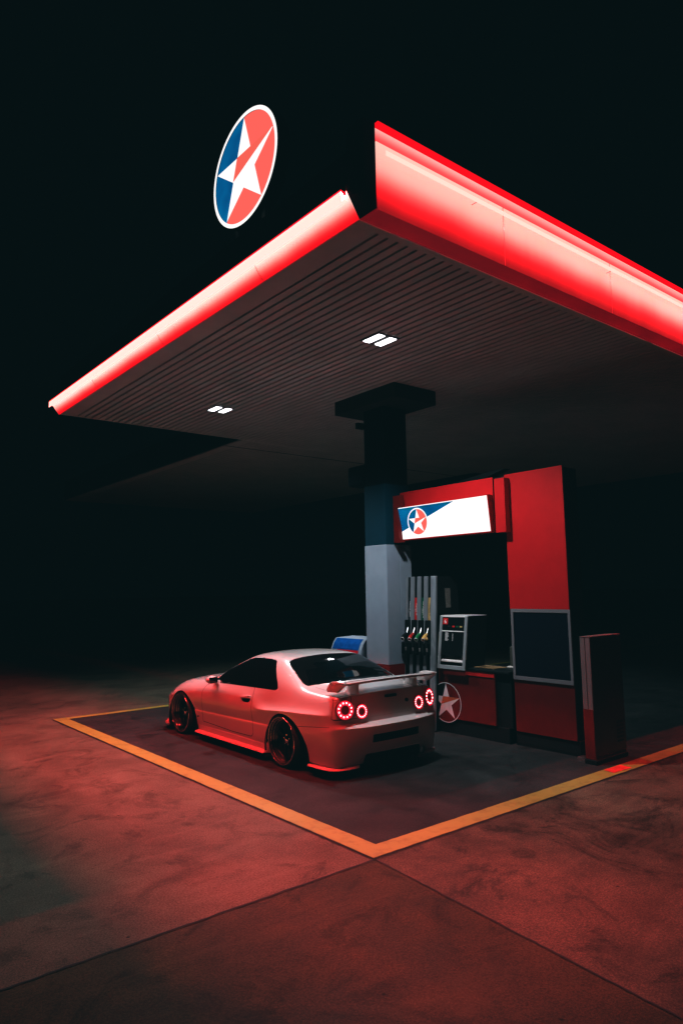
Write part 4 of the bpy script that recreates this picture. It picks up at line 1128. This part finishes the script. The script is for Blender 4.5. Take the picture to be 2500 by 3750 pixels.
# tail lamps
from mathutils.bvhtree import BVHTree
bvs = [BVHTree.FromPolygons([v.co[:] for v in o_.data.vertices], [p.vertices[:] for p in o_.data.polygons]) for o_ in (body, lidO)]
def skin(x, z):
    ys = []
    for b_ in bvs:
        h = b_.ray_cast(Vector((x, -3, z)), Vector((0, 1, 0)))
        if h[0] is not None: ys.append(h[0].y)
    return min(ys)
for s in (-1, 1):
    for cx_, cz_, r_, n_l in ((.672, .758, .106, 12), (.455, .722, .083, 16)):
        yb = skin(s*cx_, cz_)+.006
        tilt = Matrix.Rotation(s*math.radians(17 if cx_ > .6 else 4), 4, 'Z') @ Matrix.Rotation(math.radians(-6), 4, 'X')
        def put(b_):
            for v in b_.verts: v.co = tilt @ v.co+Vector((s*cx_, yb-.016, cz_))
            return b_
        bm = BM(); lathe(bm, [(.03, r_*1.06), (-.012, r_*1.06), (-.016, r_*1.0), (-.012, r_*.98), (.0, r_*.97)], (0, 0, 0), 'y', 40)
        tlp = obj('tail_lamp', put(bm), 'tail_core', car, smooth=True, angle=40, local=True)
        bm = BM()
        for k in range(40):
            a0, a1 = 2*PI*k/40, 2*PI*(k+1)/40
            flat(bm, [(r_*rr_*math.cos(a), yy, r_*rr_*math.sin(a)) for rr_, a, yy in ((.48, a0, -.004), (.48, a1, -.004), (.97, a1, -.006), (.97, a0, -.006))])
        bmesh.ops.remove_doubles(bm, verts=bm.verts, dist=1e-5); obj('lamp_lens', put(bm), 'tail_red', tlp, local=True)
        bm = BM()
        for k in range(n_l):
            a = 2*PI*(k+.5)/n_l
            bmesh.ops.create_uvsphere(bm, u_segments=8, v_segments=6, radius=r_*.095 if n_l == 12 else r_*.085, matrix=Matrix.Translation((r_*.73*math.cos(a), -.006, r_*.73*math.sin(a))))
        obj('lamp_leds', put(bm), 'tail_led', tlp, smooth=True, local=True)
        bm = BM(); lathe(bm, [(-.003, r_*.46), (-.012, r_*.42), (-.014, r_*.1)], (0, 0, 0), 'y', 24); obj('lamp_core', put(bm), 'tail_core', tlp, smooth=True, angle=40, local=True)

# boot details
bm = BM(); box(bm, -.085, .085, -.992, -.955, .838, .868, .004); obj('boot_latch', bm, 'liner', car, local=True)
bm = BM(); lathe(bm, [(.02, .022), (-.004, .022), (-.008, .016), (-.009, .004)], (.255, -.985, .775), 'y', 24); obj('boot_badge', bm, 'rim_dark', car, smooth=True, angle=40, local=True)
bm = BM(); box(bm, -.345, .345, -1.075, -1.05, .385, .455); obj('number_plate', bm, 'liner', car, local=True)
bm = BM(); box(bm, -.42, .42, -1.02, -.80, .13, .25, .02)
for i in range(7): box(bm, -.36+i*.12-.006, -.36+i*.12+.006, -1.03, -.8, .11, .18)
obj('rear_diffuser', bm, 'liner', car, local=True)
bm = BM(); box(bm, -.05, .35, -1.084, -1.07, .268, .274); obj('bumper_trim', bm, 'steel', car, local=True)
bm = BM(); tube(bm, [(.46, -.5, .17), (.46, -1.02, .17)], .045, 24, cap=False); tube(bm, [(.46, -.5, .17), (.46, -1.0, .17)], .038, 24); obj('exhaust_pipe', bm, 'steel', car, smooth=True, angle=50, local=True)

# rear wing
def foil(y0, y1, z, th, n=8):
    up = [(y0+(y1-y0)*i/n, z+.012*(1-i/n)+th*math.sin(PI*(i/n)**.8)*.6+.016*(1-i/n)**1.5) for i in range(n+1)]
    lo = [(y0+(y1-y0)*i/n, z-.012*(1-i/n)-.45*th*math.sin(PI*i/n)+.016*(1-i/n)**1.5) for i in range(n, -1, -1)]
    return up+lo[:-1] if abs(up[-1][1]-lo[0][1]) > 1e-6 else up+lo[1:]
bm = BM(); R_ = []
for i in range(21):
    x = -.70+1.40*i/20; f = abs(x)/.70
    z = 1.028-.012*f**2; sw = .015*f**2
    R_.append([bm.verts.new((x, p[0]+sw, p[1])) for p in foil(-.985, -.745, z, .030)])
for A, B in zip(R_[:-1], R_[1:]):
    for i in range(len(A)): bm.faces.new((A[i], A[(i+1) % len(A)], B[(i+1) % len(B)], B[i]))
bm.faces.new(R_[0]); bm.faces.new(R_[-1]); bmesh.ops.recalc_face_normals(bm, faces=bm.faces)
wg = obj('rear_wing', bm, 'paint', car, smooth=True, angle=50, local=True)
for s in (-1, 1):
    bm = BM()
    pts = roundpoly([(-1.035, 1.064), (-1.0, 1.02), (-.895, .948), (-.715, .938), (-.70, .97), (-.765, 1.055), (-.87, 1.072)], .02)
    prism(bm, pts, 'x', *sorted((s*.700, s*.745)), .012)
    for v in bm.verts: v.co.x += s*(1.07-v.co.z)*.25*0
    obj('wing_end_plate', bm, 'paint', wg, smooth=True, angle=40, local=True)
    bm = BM(); R_ = []
    for z, y0, y1, t, xo in ((.905, -.965, -.66, .035, 0.), (.925, -.955, -.70, .028, .004), (.98, -.945, -.755, .024, .012), (1.03, -.945, -.78, .03, .018)):
        k = 12; R_.append([bm.verts.new((s*(.475-xo)+t*math.sin(2*PI*i/k)*(abs(math.sin(2*PI*i/k))**.2), (y0+y1)/2+(y1-y0)/2*math.cos(2*PI*i/k), z)) for i in range(k)])
    for A, B in zip(R_[:-1], R_[1:]):
        for i in range(12): bm.faces.new((A[i], A[(i+1) % 12], B[(i+1) % 12], B[i]))
    bmesh.ops.recalc_face_normals(bm, faces=bm.faces)
    obj('wing_support', bm, 'paint', wg, smooth=True, angle=50, local=True)
